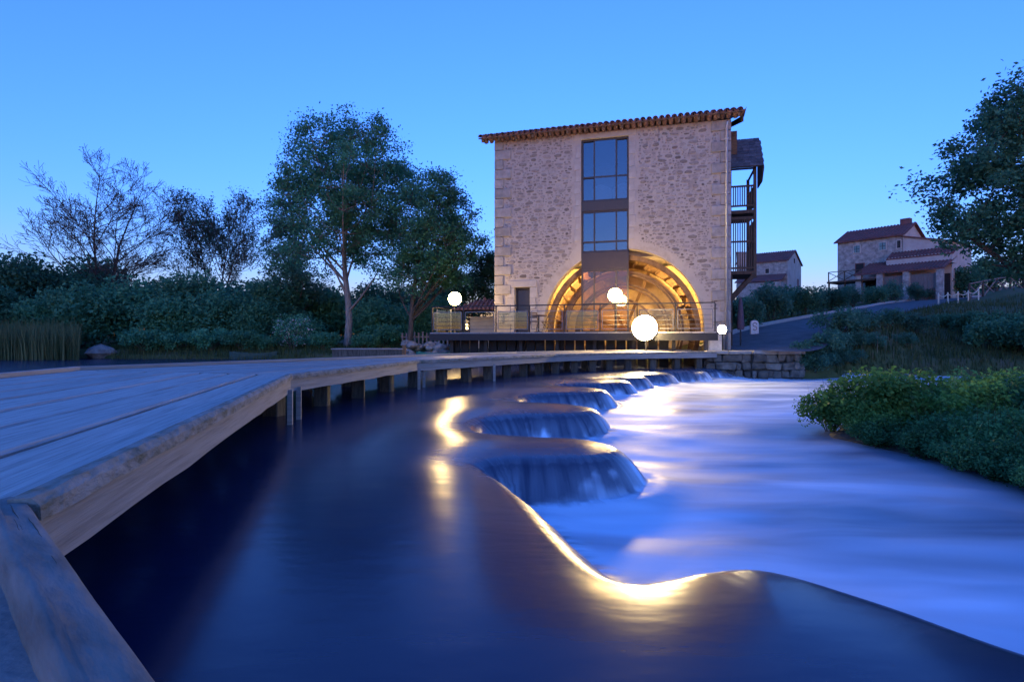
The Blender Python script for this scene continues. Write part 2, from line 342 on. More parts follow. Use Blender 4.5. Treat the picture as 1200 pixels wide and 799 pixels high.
def make_water():
    xs = seg((-95, -10, 2.5), (-10, -2, .16), (-2, 3.2, .028), (3.2, 8.2, .06), (8.2, 14, .2), (14, 95, 2.5))
    ys = seg((-28, 0, 1.0), (0, .8, .06), (.8, 6.6, .028), (6.6, 12.6, .045), (12.6, 22.4, .07), (22.4, 34, .7))
    gx, gy = np.meshgrid(xs, ys); X, Y = gx.ravel(), gy.ravel()
    D, A = poly_dist(X, Y, crest)
    dn = inside(X, Y, [tuple(p) for p in crest] + [(30, 26), (100, 26), (100, -40), (60, -40)])
    s = np.where(dn, D, -D)
    lip = -.05
    up = np.where(s > -.7, lip * ((s + .7) / .7) ** 2, 0.0)
    amp = vnoise(A, A * 0, .55, 5) * .9 + vnoise(A, A * 0, .13, 6) * .35
    sp = np.maximum(s - .0, 0)
    fall = lip - .143 * sp - (2.0 + .9 * amp) * sp ** 2
    # foamy river: low boils close to the falls, gentle swells beyond
    base = DOWN + .07 * np.exp(-(s / .9) ** 2) + .06 * vnoise(X * .45, Y, 1.1, 1) + .03 * vnoise(X, Y, .5, 2) + .05 * np.exp(-((s - .5) / .22) ** 2) * (.5 + vnoise(A, s, .3, 14))
    base = np.where((X > 20) | (X < -5), DOWN, base)
    k = .035; h = np.clip(.5 + .5 * (fall - base) / k, 0, 1)
    dz = base * (1 - h) + fall * h + k * h * (1 - h)          # smooth max
    Z = np.where(s > 0, dz, up + .006 * vnoise(X, Y, .9, 4))
    t = np.clip((s + .02) / .30, 0, 1); t = t * t * (3 - 2 * t)
    calm = np.clip((s - 1.5) / 8, 0, 1)
    body = .80 - .28 * calm
    isl = np.hypot((X - 5.6) / 1.6, (Y - 7.0) / 2.5); body = body * (1 - .35 * np.exp(-np.maximum(isl - .5, 0) ** 2 * 1.2))
    side = np.clip((X - 2.5) / 4, 0, 1) * np.clip((9 - Y) / 5, 0, 1); body = body - .32 * side
    rag = .20 * vnoise(A, s, .22, 12) + .14 * vnoise(A, s, .07, 13)
    land = np.clip((s - .30 - rag) / .14, 0, 1)
    foam = t * (.10 + .08 * np.clip(s / .4, 0, 1)) * (1 - land) + body * land
    # the thin sheet over the downstream tips breaks white
    tip = np.zeros_like(X)
    for tx, ty in [(1.0, 5.85), (1.25, 9.1), (1.95, 12.5), (3.0, 15.1), (3.9, 17.05), (5.1, 18.65), (6.8, 20.4)]:
        tip = np.maximum(tip, np.exp(-(((X - tx - .25) / .30) ** 2 + ((Y - ty + .1) / .5) ** 2)))
    foam = np.maximum(foam, t * tip * .75)
    milk = .035 + .075 * np.exp(-np.maximum(-s, 0) / .9) * (1 + 1.2 * vnoise(X, Y, .8, 15)); milk = milk * np.clip((X + 3.5) / 3, .15, 1) * np.clip((Y - 2.6) / 3, .12, 1)
    foam = np.where(s < .12, np.maximum(foam, milk), foam)
    fallw = np.where(s < 0, .35 * np.clip(1 + s / .55, 0, 1) ** 2, .35 + .65 * np.clip(s / .10, 0, 1)) * np.clip(1 - (s - .42) / .15, 0, 1)
    flow = np.stack([A, s, X * 0], -1)
    keep = np.ones(len(X), bool)
    me = grid_mesh('river_water', xs, ys, Z.reshape(gx.shape), {'foam': ('FLOAT', np.clip(foam, 0, 1)), 'fall': ('FLOAT', fallw), 'flow': ('FLOAT_VECTOR', flow)})
    tag(link('river_water', me, M['water']), 'smooth dark pond spilling over a scalloped weir into milky blue river', 'water', kind='structure')
make_water()

# ------------------------------------------------------------------ terrain
SHORE = [(-110, -30), (110, -30), (110, 19), (45, 22.5), (26, 23.3), (18, 23.3), (13, 22.4), (10.9, 21.7), (7.6, 21.7), (7.3, 24.4), (-.9, 26.6), (-3, 27.4), (-6, 28.8), (-12, 30.5), (-25, 31.5), (-45, 30.5), (-110, 28)]
ROAD = [(8.8, 21.9, .62), (10.2, 23.2, .70), (13.2, 27, 1.45), (19.6, 34, 2.32), (29, 43, 3.5), (39, 52, 4.7), (55, 61, 5.9), (80, 68, 7.5)]
road_c = catmull(ROAD, 8)
def road_z(a):
    L = np.concatenate([[0], np.cumsum(np.hypot(np.diff(road_c[:, 0]), np.diff(road_c[:, 1])))]); return np.interp(a, L, road_c[:, 2])
def ground_h(X, Y):
    X = np.asarray(X, float); Y = np.asarray(Y, float); sh = X.shape; X = X.ravel(); Y = Y.ravel()
    d, _ = poly_dist(X, Y, SHORE + [SHORE[0]]); d = np.where(inside(X, Y, SHORE), -d, d)
    dp = np.maximum(d, 0)
    left = .12 + .28 * np.minimum(dp, 1.5) / 1.5 + .035 * np.minimum(dp, 30)
    plane = .55 + .066 * (X + Y - 31) ; plane = np.minimum(plane, 9)
    bank = DOWN + .55 * np.minimum(dp, .8) / .8 + .21 * dp
    right = np.minimum(plane, bank) + .25 * vnoise(X, Y, 3.0, 8) * np.clip(dp / 3, 0, 1)
    right = right + 1.0 * np.exp(-(((X - 41.5) / 5.5) ** 2 + ((Y - 46.5) / 3.5) ** 2))
    w = np.clip((X - 3) / 6, 0, 1); w = w * w * (3 - 2 * w)
    h = left * (1 - w) + right * w
    rd, ra = poly_dist(X, Y, road_c[:, :2]); rz = road_z(ra)
    wr = np.clip((5.2 - rd) / 2.2, 0, 1) * (d > -.2); wr = wr * wr * (3 - 2 * wr) * np.clip((d + .1) / 2.2, 0, 1)
    h = h * (1 - wr) + (rz - .05) * wr
    h = np.where(d < 0, np.maximum(-1.3, -.9 + d * .8), h)
    return h.reshape(sh)
def gh(x, y): return float(ground_h(np.array([x]), np.array([y]))[0])
def gpx(x, y, y0=18.0, y1=120.0):
    """where the line of sight through a photo pixel meets the ground"""
    Y = np.linspace(y0, y1, 700); X = (x - CX) / F_PX * Y; z = CAM_Z + (HY - y) / F_PX * Y
    g = ground_h(X, Y); k = np.where((g >= z) & (g > -.5))[0]; i = k[0] if len(k) else len(Y) - 1
    return Vector((X[i], Y[i], g[i]))
def gat(x, Y):
    X = (x - CX) / F_PX * Y; return Vector((X, Y, gh(X, Y)))
def make_ground():
    xs = seg((-400, -100, 30), (-100, -50, 4), (-50, 6, 1.0), (6, 32, .4), (32, 80, 1.2), (80, 400, 20))
    ys = seg((16, 20, 1), (20, 34, .4), (34, 70, 1.0), (70, 160, 5), (160, 600, 40))
    gx, gy = np.meshgrid(xs, ys)
    Z = ground_h(gx, gy) + .05 * vnoise(gx, gy, 1.7, 11)
    me = grid_mesh('ground', xs, ys, Z, keep=Z > -1.25)
    tag(link('ground', me, M['ground']), kind='structure')
make_ground()
def make_island():
    xs = seg((3.6, 20, .16)); ys = seg((1.5, 13, .16)); gx, gy = np.meshgrid(xs, ys)
    sh = [(4.75, 8.7), (5.0, 7.4), (5.1, 6.6), (5.0, 5.6), (5.2, 4.6), (6.5, 3.2), (30, 2), (30, 13), (14, 12.4), (8, 11.3), (5.6, 10)]
    d, _ = poly_dist(gx.ravel(), gy.ravel(), sh + [sh[0]]); d = np.where(inside(gx.ravel(), gy.ravel(), sh), d, -d).reshape(gx.shape)
    Z = np.where(d > 0, DOWN - .05 + .22 * (1 - np.exp(-d / .4)), DOWN - .05 + d) + .05 * vnoise(gx, gy, .5, 3)
    me = grid_mesh('gravel_bar', xs, ys, Z, keep=Z > DOWN - .4)
    tag(link('gravel_bar', me, M['soil']), kind='structure')
make_island()
def make_road():
    w = 2.3; c = road_c; v = []; f = []
    tan = np.gradient(c[:, :2], axis=0); tan /= np.linalg.norm(tan, axis=1)[:, None]; nn = np.stack([-tan[:, 1], tan[:, 0]], 1)
    n = 7
    for i in range(len(c)):
        for k in range(n):
            t = -1 + 2 * k / (n - 1); ww = w * (1 - .35 * math.exp(-i / 5))
            v.append((c[i, 0] + nn[i, 0] * t * ww, c[i, 1] + nn[i, 1] * t * ww, c[i, 2] + .03 - .03 * t * t))
    for i in range(len(c) - 1):
        for k in range(n - 1): a = i * n + k; f.append((a, a + 1, a + n + 1, a + n))
    mb = MB(); mb.v = v; mb.f = f; tag(mb.build('road', M['asphalt'], smooth=True), kind='structure')
    kr = tag(empty('kerb', (0, 0, 0)), kind='structure')
    # kerb stones along the upper edge
    side = [Vector((c[i, 0] + nn[i, 0] * (w + .12), c[i, 1] + nn[i, 1] * (w + .12), c[i, 2] + .05)) for i in range(6, len(c))]
    for a, b in zip(side[:-1], side[1:]):
        L = (b - a).length; k = max(1, round(L / 1.0))
        for j in range(k):
            p, q = a.lerp(b, j / k + .01), a.lerp(b, (j + 1) / k - .01)
            MB().bar(p, q, .16, .22).build('kerb_stone', M['kerb'], kr)
make_road()

# ------------------------------------------------------------------ boardwalk
ZB = .60
bw = empty('boardwalk', (0, 0, 0), 0, 'long weathered timber boardwalk zigzagging over the pond to the mill', 'boardwalk')
def plank_mesh(L, w0, w1, th, rg, s0=0.0, s1=0.0, nseg=12):
    """board along x; widths w0 -> w1; s0, s1 skew the two ends"""
    b = MB()
    for i in range(nseg + 1):
        t = i / nseg; w = w0 + (w1 - w0) * t
        jy = rg.uniform(-.003, .003); jz = rg.uniform(-.002, .002); cup = rg.uniform(0, .004)
        for (y, z) in ((-w / 2, -th), (-w / 2, -.014), (-w / 2 + .016, 0), (0, -cup), (w / 2 - .016, 0), (w / 2, -.014), (w / 2, -th)):
            b.v.append((-L / 2 + L * t + y * (s0 * (1 - t) + s1 * t), y + jy, z + jz))
    for i in range(nseg):
        for k in range(7):
            a = i * 7 + k; c = i * 7 + (k + 1) % 7; b.f.append((a, a + 7, c + 7, c))
    b.f.append(tuple(range(7))); b.f.append(tuple(nseg * 7 + k for k in reversed(range(7))))
    return b
def deck_section(p0, p1, q0, q1, npl, fw=.22, gap=.042, first=False):
    """p0-p1 water edge, q0-q1 far edge; lengthwise planks between them"""
    p0, p1, q0, q1 = [Vector((*p, ZB)) for p in (p0, p1, q0, q1)]
    for k in range(npl):
        a = p0.lerp(q0, (k + .5) / npl); b = p1.lerp(q1, (k + .5) / npl)
        d = b - a; L = d.length - .006; ex = d.normalized(); ey = Vector((-ex.y, ex.x, 0))
        e0 = (q0 - p0) / npl; e1 = (q1 - p1) / npl; c0, c1 = e0.dot(ey), e1.dot(ey)
        plank_mesh(L, abs(c0) - gap - rnd.uniform(0, .008), abs(c1) - gap - rnd.uniform(0, .008), .06, rnd, e0.dot(ex) / c0, e1.dot(ex) / c1).build(
            'plank', M['plank'], bw, (a + b) / 2 + Vector((0, 0, rnd.uniform(-.003, .003))), (0, 0, math.atan2(d.y, d.x)))
    out = Vector(((p1 - p0).normalized().y, -(p1 - p0).normalized().x, 0))
    d = p1 - p0; L = d.length; ang = math.atan2(d.y, d.x)
    if out.dot(p0 - q0) < 0: out = -out
    # face board under the edge and a nosing board above it
    fb = MB(); n = max(6, int(L / .35))
    for i in range(n + 1):
        x = -L / 2 + L * i / n; j = rnd.uniform(-.003, .003); jb = rnd.uniform(-.006, .006)
        for y, z in ((-.025, -fw + jb), (.025, -fw + jb), (.025, -.052), (-.025, -.052)): fb.v.append((x, y + j, z))
    for i in range(n):
        for k in range(4): a = i * 4 + k; c = i * 4 + (k + 1) % 4; fb.f.append((a, a + 4, c + 4, c))
    fb.f += [(0, 1, 2, 3), tuple(n * 4 + k for k in (3, 2, 1, 0))]
    fb.build('fascia_board', M['fascia'], bw, (p0 + p1) / 2 + out * .012, (0, 0, ang))
    nb = MB()
    n = max(8, int(L / .12))
    for i in range(n + 1):
        x = -L / 2 + L * i / n; c = [rnd.uniform(-.006, .004) for _ in range(3)]
        for y, z in ((-.035, -.055), (.045, -.055 + c[0]), (.045 + c[1], -.012), (.02, .012 + c[2]), (-.035, .010)): nb.v.append((x, y, z))
    for i in range(n):
        for k in range(5): a = i * 5 + k; c = i * 5 + (k + 1) % 5; nb.f.append((a, a + 5, c + 5, c))
    nb.f += [(0, 1, 2, 3, 4), tuple(n * 5 + k for k in (4, 3, 2, 1, 0))]
    ns = 1 if out.dot(Vector((-math.sin(ang), math.cos(ang), 0))) > 0 else -1
    o = nb.build('nosing_board', M['nosing'], bw, (p0 + p1) / 2 + out * .02, (0, 0, ang))
    if ns < 0: o.scale = (1, -1, 1)
    MB().box((0, 0, -.13), (L, .05, .17)).build('edge_board', M['fascia'], bw, (q0 + q1) / 2 - out * .03, (0, 0, math.atan2((q1 - q0).y, (q1 - q0).x)))
    # rim board on the far edge
    MB().box((0, 0, .025), ((q1 - q0).length - .01, .10, .06)).build('rim_board', M['fascia'], bw, (q0 + q1) / 2 + out * .03, (0, 0, math.atan2((q1 - q0).y, (q1 - q0).x)), bevel=.008)
FR = [(-1.375, 1.57), (-2.88, 7.3), (-2.08, 12.3), (-.55, 14.6), (1.3, 17.4), (3.9, 19.75), (7.7, 21.45)]
BK = [(-5.0, 1.50), (-6.45, 8.4), (-4.15, 12.4), (-2.4, 15.6), (.1, 18.8), (3.0, 21.3), (7.2, 23.0)]
NP = [8, 6, 6, 6, 6, 6]
for i in range(len(FR) - 1):
    deck_section(FR[i], FR[i + 1], BK[i], BK[i + 1], NP[i])
def post(x, y, w=.20, zt=ZB - .05, zb=-.6):
    h = zt - zb
    MB().box((0, 0, h / 2), (w, w, h), None, .008, rnd).build('post', M['post'], bw, (x, y, zb), (0, 0, rnd.uniform(-.3, .3)), bevel=.012)
def joist(a, b, h=.2):
    a = Vector((*a, ZB - .05 - h / 2 - .004)); b = Vector((*b, ZB - .05 - h / 2 - .004))
    MB().bar(a, b, .12, h).build('joist', M['post'], bw)
for i in range(len(FR) - 1):
    n = [6, 4, 3, 4, 4, 4][i]
    for k in range(n):
        t = (k + .35) / n; a = Vector(FR[i]).lerp(Vector(FR[i + 1]), t); b = Vector(BK[i]).lerp(Vector(BK[i + 1]), t)
        d = (b - a); a2 = a + d * (.34 if i == 0 else .14); b2 = b - d * .12
        joist(a + d * .03, b - d * .03)
        if i == 0 and k < 2: post(*(a + d * .45), .2); continue
        post(*a2, .22); post(*b2, .22)
for x, y in ((-2.80, 7.05), (-2.86, 7.5), (-2.02, 12.05), (-2.0, 12.6), (-.5, 14.4)):
    MB().box((0, 0, .25), (.06, .06, .76)).build('strut', M['fascia'], bw, (x + .05, y, -.2), (0, 0, .2))

# heavy old beam closing the near end, and the slab behind it
def near_beam():
    a = Vector((-1.40, 1.636, ZB)); b = Vector((-.46, .7485, ZB)); d = (b - a).normalized(); nrm = Vector((d.y, -d.x, 0))   # nrm to the near-left side
    if nrm.x > 0: nrm = -nrm
    o = empty('timber_beam', (a.x, a.y, 0), math.atan2(d.y, d.x), 'cracked weathered timber sill beam angling off the boardwalk end above dark water', 'beam')
    L = (b - a).length + .5; n = 60; mb = MB(); prof = [(0.0, -.30), (.0, -.014), (-.008, -.002), (-.032, .002), (-.062, -.001), (-.072, .008), (-.088, .004), (-.100, -.045), (-.104, -.3)]
    sgn = 1 if nrm.dot(Vector((-d.y, d.x, 0))) > 0 else -1
    for i in range(n + 1):
        x = -.02 + L * i / n
        for k, (y, z) in enumerate(prof):
            w = math.sin(x * 4 + k * 1.3) * .0020 + math.sin(x * 11 + k) * .0010 + rnd.uniform(-.0006, .0006)
            if k < 3: w *= .35
            ridge = .012 * math.exp(-((x - 1.0) / .08) ** 2) if k in (5, 6) else 0
            if k in (5, 6) : w += .003 * math.sin(x * 9)
            mb.v.append((x, -sgn * (y + w) , z + w * .7 + ridge))
    m = len(prof)
    for i in range(n):
        for k in range(m - 1):
            p = i * m + k; q = (p, p + 1, p + 1 + m, p + m); mb.f.append(q if sgn > 0 else q[::-1])
        p = i * m; q = (p + m - 1, p, p + m, p + 2 * m - 1); mb.f.append(q if sgn > 0 else q[::-1])
    mb.f.append(tuple(range(m))); mb.f.append(tuple(n * m + k for k in reversed(range(m))))
    ob = mb.build('beam', M['beam'], o, (0, 0, ZB), smooth=True)
    pl = MB(); pl.lathe([(.10, -.9), (.10, .31)], n=10); pl.build('support_post', M['post'], o, (.5, sgn * .1, 0))
    pl = MB(); pl.lathe([(.10, -.9), (.10, .31)], n=10); pl.build('support_post', M['post'], o, (1.3, sgn * .1, 0))
    for k in range(7):       # drying cracks: thin dark splits along the grain
        x0 = rnd.uniform(.05, 1.2); y0 = rnd.uniform(.012, .055); pts = []
        for j in range(7): pts.append((x0 + j * .035, sgn * (y0 + rnd.uniform(-.0015, .0015)), ZB - .0005))
        MB().tube(pts, [.0004, .001, .0014, .0015, .0013, .001, .0004], 5).build('crack', M['post'], o)
    # slab: lies left of the beam, a hand lower
    s = tag(MB().add([(-1.50, 1.64, ZB - .05), (-.2, .42, ZB - .05), (-.6, -.6, ZB - .05), (-3.2, -.6, ZB - .05), (-5.0, 1.52, ZB - .05),
               (-1.50, 1.64, -.7), (-.2, .42, -.7), (-.6, -.6, -.7), (-3.2, -.6, -.7), (-5.0, 1.52, -.7)],
              [(0, 4, 3, 2, 1), (5, 6, 7, 8, 9), (0, 1, 6, 5), (1, 2, 7, 6), (2, 3, 8, 7), (3, 4, 9, 8), (4, 0, 5, 9)]).build('concrete_slab', M['slab']), kind='structure')
near_beam()

# ------------------------------------------------------------------ the mill
ML = Vector((-.77, 25.7, 0)); MA = math.atan2(-.26, .966)
mill = empty('watermill', ML, MA, 'tall square stone watermill with tall glass strip and arched wheel opening', 'mill')
UX = Vector((math.cos(MA), math.sin(MA), 0)); UY = Vector((-math.sin(MA), math.cos(MA), 0))
def ml(u, v, z): return ML + UX * u + UY * v + Vector((0, 0, z))
WW, WH = 10.0, 10.0
ZD = 1.36                                   # mill terrace level
AC, AR = (5.6, 1.55), 3.38                  # wheel arch
arch = [(AC[0] + AR * math.cos(a), AC[1] + AR * math.sin(a)) for a in np.linspace(math.pi, 0, 41)]
WIN = (3.90, 5.93)
def wall_front():
    outer = [(0, -.9), (AC[0] - AR, -.9)] + arch + [(AC[0] + AR, -.9), (WW, -.9), (WW, WH), (0, WH)]
    # glass strip merges with the arch: cut it from the arch top upwards
    i0 = max(i for i, p in enumerate(arch) if p[0] <= WIN[0]); i1 = min(i for i, p in enumerate(arch) if p[0] >= WIN[1])
    zz = lambda x: AC[1] + math.sqrt(AR ** 2 - (x - AC[0]) ** 2)
    outer = [(0, -.9), (AC[0] - AR, -.9)] + arch[:i0 + 1] + [(WIN[0], zz(WIN[0])), (WIN[0], 9.72), (WIN[1], 9.72), (WIN[1], zz(WIN[1]))] + arch[i1:] + [(AC[0] + AR, -.9), (WW, -.9), (WW, WH), (0, WH)]
    door = [(.92, ZD), (.92, 3.38), (1.62, 3.38), (1.62, ZD)]
    loops = [outer, door]; vs = []; 
    for l in loops: vs += [Vector((p[0], 0, p[1])) for p in l]
    tri = tessellate_polygon([[Vector((p[0], p[1], 0)) for p in l] for l in loops])
    mb = MB(); n = len(vs); T = .6
    mb.v = [tuple(v) for v in vs] + [(v.x, T, v.z) for v in vs]
    mb.f = [tuple(t) for t in tri] + [tuple(i + n for i in reversed(t)) for t in tri]
    b = 0
    for l in loops:
        m = len(l)
        for i in range(m): a, c = b + i, b + (i + 1) % m; mb.f.append((a, c, c + n, a + n))
        b += m
    me = mb.mesh('wall'); bm = bmesh.new(); bm.from_mesh(me); bmesh.ops.recalc_face_normals(bm, faces=bm.faces); bm.to_mesh(me); bm.free()
    link('wall', me, M['mortar'], mill)
    D = 8.0
    MB().box((.3, (T + D) / 2, WH / 2 - .45), (.6, D - T, WH + .9)).build('side_wall', M['mortar'], mill)
    MB().box((WW - .3, (T + D) / 2, WH / 2 - .45), (.6, D - T, WH + .9)).build('side_wall', M['mortar'], mill)
    MB().box((WW / 2, D + .3, WH / 2 - .45), (WW, .6, WH + .9)).build('back_wall', M['mortar'], mill)
wall_front()
def stone_attr(me, vals):
    at = me.attributes.new('tint', 'FLOAT', 'POINT'); at.data.foreach_set('value', vals)
def rubblemat():
    m, t, p, out = nm('rubble_stone'); L = t.links.new
    a = node(t, 'ShaderNodeAttribute', attribute_name='tint')
    r = ramp(t, [(0, (.16, .13, .105)), (.35, (.24, .20, .16)), (.7, (.31, .26, .215)), (1, (.38, .33, .275))]); L(a.outputs['Fac'], r.inputs[0])
    tc = node(t, 'ShaderNodeTexCoord'); n1 = node(t, 'ShaderNodeTexNoise'); n1.inputs['Scale'].default_value = 14; n1.inputs['Detail'].default_value = 5; L(tc.outputs['Object'], n1.inputs['Vector'])
    mx = node(t, 'ShaderNodeMix', data_type='RGBA', blend_type='MULTIPLY'); mx.inputs[0].default_value = .5
    rr = ramp(t, [(.3, (.55, .55, .55)), (.7, (1.2, 1.2, 1.2))]); L(n1.outputs[0], rr.inputs[0]); L(r.outputs[0], mx.inputs[6]); L(rr.outputs[0], mx.inputs[7]); L(mx.outputs[2], p.inputs['Base Color'])
    b = node(t, 'ShaderNodeBump'); b.inputs['Strength'].default_value = .5; b.inputs['Distance'].default_value = .02; L(n1.outputs[0], b.inputs['Height']); L(b.outputs[0], p.inputs['Normal'])
    p.inputs['Roughness'].default_value = .9; p.inputs['Specular IOR Level'].default_value = .2
    return m
M['rubble_stone'] = rubblemat()
def quoin_w(k, right): return .78 if (k + right) % 2 == 0 else .42
QZ = [ZD - .02 + i * .432 for i in range(20)]
def rubble():
    rg = random.Random(21); mb = MB(); tints = []
    cell = {}; G = .22
    def blocked(u, z, w, h):
        if u - w / 2 < .10 or u + w / 2 > WW - .10 or z + h / 2 > WH - .08 or z - h / 2 < ZD - .2: return True
        k = int((z - QZ[0]) / .432)
        if u - w / 2 < quoin_w(k, 0) + .05 or u + w / 2 > WW - quoin_w(k, 1) - .05: return True
        if u + w / 2 > WIN[0] - .38 and u - w / 2 < WIN[1] + .38 and z - h / 2 < 10: return True
        r = math.hypot(u - AC[0], max(z - AC[1], 0))
        if r < AR + .32 + w / 2: return True
        if .92 - .35 < u + w / 2 and u - w / 2 < 1.62 + .35 and z < 3.75: return True
        return False
    n = 0
    for _ in range(60000):
        if _ < 900: w = rg.uniform(.24, .46); h = rg.uniform(.12, .20)
        elif _ < 12000: w = rg.uniform(.12, .30); h = rg.uniform(.07, .14)
        else: w = rg.uniform(.05, .14); h = rg.uniform(.04, .08)
        u = rg.uniform(.1, WW - .1); z = rg.uniform(ZD, WH)
        if blocked(u, z, w, h): continue
        ci, cj = int(u / G), int(z / G); ok = True
        for di in range(-2, 3):
            for dj in range(-2, 3):
                for (u2, z2, w2, h2) in cell.get((ci + di, cj + dj), ()):
                    if abs(u - u2) < (w + w2) / 2 + .006 and abs(z - z2) < (h + h2) / 2 + .006: ok = False; break
                if not ok: break
            if not ok: break
        if not ok: continue
        cell.setdefault((ci, cj), []).append((u, z, w, h)); n += 1
        k = rg.choice((6, 7, 8)); tilt = rg.uniform(-.12, .12); base = len(mb.v); pr = rg.uniform(.008, .028); ph = rg.uniform(0, 6)
        ring = []
        for j in range(k):
            a = ph + 2 * math.pi * j / k; rr = rg.uniform(.86, 1.08)
            c, s = math.cos(a), math.sin(a); q = (abs(c) ** 3 + abs(s) ** 3) ** (-1 / 3)
            x, y = c * q * w / 2 * rr, s * q * h / 2 * rr
            ring.append((u + x * math.cos(tilt) - y * math.sin(tilt), z + x * math.sin(tilt) + y * math.cos(tilt)))
        for (x, y) in ring: mb.v.append((x, .02, y))
        for (x, y) in ring: mb.v.append((u + (x - u) * .82, -pr, z + (y - z) * .80))
        for j in range(k): a, b = base + j, base + (j + 1) % k; mb.f.append((a, b, b + k, a + k))
        mb.f.append(tuple(base + k + j for j in range(k)))
        tv = min(1, max(0, rg.gauss(.52, .26))); tints += [tv] * (2 * k)
    me = mb.mesh('rubble_stones'); stone_attr(me, tints)
    o = link('rubble_stones', me, M['rubble_stone'], mill); o['kind'] = 'stuff'
rubble()
def quoins():
    mes = {}
    for w in (.78, .42):
        for var in range(3):
            b = MB(); b.box((0, .12, 0), (w - .02, .30, .412), None, .008, rnd); me = b.mesh('quoin')
            bm = bmesh.new(); bm.from_mesh(me); bmesh.ops.bevel(bm, geom=list(bm.edges), offset=.018, segments=1, affect='EDGES'); bm.to_mesh(me); bm.free()
            me.materials.append(M['quoin']); mes[(w, var)] = me
    for k, z in enumerate(QZ):
        for right in (0, 1):
            w = quoin_w(k, right)
            x = w / 2 - .012 if not right else WW - w / 2 + .012
            link('quoin', mes[(w, rnd.randrange(3))], None, mill, (x, -.045 + rnd.uniform(-.008, .008), z + .216))
    # door surround and window-strip jambs in dressed stone
    for z in (1.62, 2.14, 2.66, 3.14):
        for s in (0, 1):
            w = .34 if (round(z * 2) + s) % 2 else .26
            x = .92 - w / 2 - .004 if s == 0 else 1.62 + w / 2 + .004
            MB().box((0, .12, 0), (w, .28, .50 if z < 3 else .46)).build('jamb_stone', M['render'], mill, (x, -.035, z), bevel=.015)
    MB().box((0, .12, 0), (1.30, .28, .30)).build('lintel', M['render'], mill, (1.27, -.036, 3.535), bevel=.015)
    for s in (0, 1):
        for k in range(9):
            z0 = 5.05 + k * .515; w = .30 if (k + s) % 2 else .22
            if z0 < 5.3: continue
            x = WIN[0] - w / 2 - .006 if s == 0 else WIN[1] + w / 2 + .006
            MB().box((0, .10, 0), (w, .22, .50)).build('jamb_stone', M['render'], mill, (x, -.012, z0), bevel=.012)
    MB().box((0, .10, 0), (2.7, .22, .24)).build('lintel', M['render'], mill, ((WIN[0] + WIN[1]) / 2, -.012, 9.845), bevel=.012)
quoins()
def glass_strip():
    x0, x1 = WIN; cols = [x0 + .03, x0 + .56, x0 + 1.50, x1 - .03]
    def win(zs, name, gm, frame=True, v=.16):
        fr = MB()
        for z in (zs[0], zs[-1]): fr.box(((x0 + x1) / 2, v, z), (x1 - x0 - .01, .12, .07))
        for x in (x0 + .04, x1 - .04): fr.box((x, v, (zs[0] + zs[-1]) / 2), (.075, .118, zs[-1] - zs[0] - .07))
        w = fr.build(name, M['wframe'], mill)
        for x in cols[1:-1]: MB().box((x, v, (zs[0] + zs[-1]) / 2), (.06, .10, zs[-1] - zs[0] - .07)).build('mullion', M['wframe'], w)
        for z in zs[1:-1]: MB().box(((x0 + x1) / 2, v, z), (x1 - x0 - .16, .096, .06)).build('transom', M['wframe'], w)
        for a, b in zip(cols[:-1], cols[1:]):
            for c, d in zip(zs[:-1], zs[1:]):
                MB().box(((a + b) / 2, v + .01, (c + d) / 2), (b - a - .03, .012, d - c - .03)).build('pane', gm, w, rot=(R(rnd.uniform(-.25, .25)), 0, 0))
    win([7.06, 8.08, 9.68], 'window', M['glass'])
    win([4.86, 5.28, 6.58], 'window', M['glass'])
    MB().box(((x0 + x1) / 2, .14, 6.82), (x1 - x0 - .01, .16, .40)).build('spandrel_panel', M['panel'], mill)
    MB().box(((x0 + x1) / 2, .12, 4.45), (x1 - x0 - .012, .10, .74)).build('bronze_panel', M['panel'], mill)
    win([ZD + .04, 2.6, 4.04], 'glass_bay', M['bayglass'], v=.12)
    # room behind the glass
    for z in (4.75, 6.82): MB().box((WW / 2, 2.6, z), (WW - 1.2, 3.98, .22)).build('floor_slab', M['interior'], mill)
    MB().box((WW / 2, 4.7, 7.3), (WW - 1.2, .2, 5.2)).build('inner_wall', M['interior'], mill)
    # two pale armchairs behind the upper window
    for i, u in enumerate((4.72, 5.62)):
        c = empty('armchair', ml(u, 1.0, 6.93), MA + (.15 if i else -.1), 'white tub armchair behind the upper mill window', 'armchair', 'armchairs behind the mill window')
        b = MB()
        b.lathe([(.30, .02), (.36, .30), (.38, .45), (.30, .47)], n=18); b.build('seat', M['white'], c, smooth=True)
        b = MB(); n = 14
        for j in range(n + 1):
            a = math.pi * (.95 + 1.1 * j / n); hh = .95 - .35 * abs(j / n - .5) * 1.2
            for r, z in ((.36, .2), (.42, .2), (.46, hh), (.40, hh)): b.v.append((r * math.cos(a), r * math.sin(a), z))
        for j in range(n):
            for k in range(4): p = j * 4 + k; q = j * 4 + (k + 1) % 4; b.f.append((p, q, q + 4, p + 4))
        b.f += [(0, 1, 2, 3), tuple(n * 4 + k for k in (3, 2, 1, 0))]
        b.build('backrest', M['white'], c, smooth=True)
glass_strip()
def door():
    d = empty('door', (1.27, .0, 0)); d.parent = mill
    fr = MB(); fr.box((-.31, .24, ZD + 1.0), (.07, .12, 2.0)).box((.31, .24, ZD + 1.0), (.07, .12, 2.0)).box((0, .24, ZD + 1.97), (.69, .118, .07))
    fr.build('door_frame', M['wframe'], d)
    MB().box((0, .30, ZD + .97), (.55, .05, 1.90)).build('door_leaf', flat('dark_door', (.03, .028, .03), .35), d)
    MB().tube([(.2, .255, ZD + 1.0), (.2, .235, ZD + 1.0), (.08, .235, ZD + 1.0)], .012, 6).build('handle', M['galv'], d)
door()
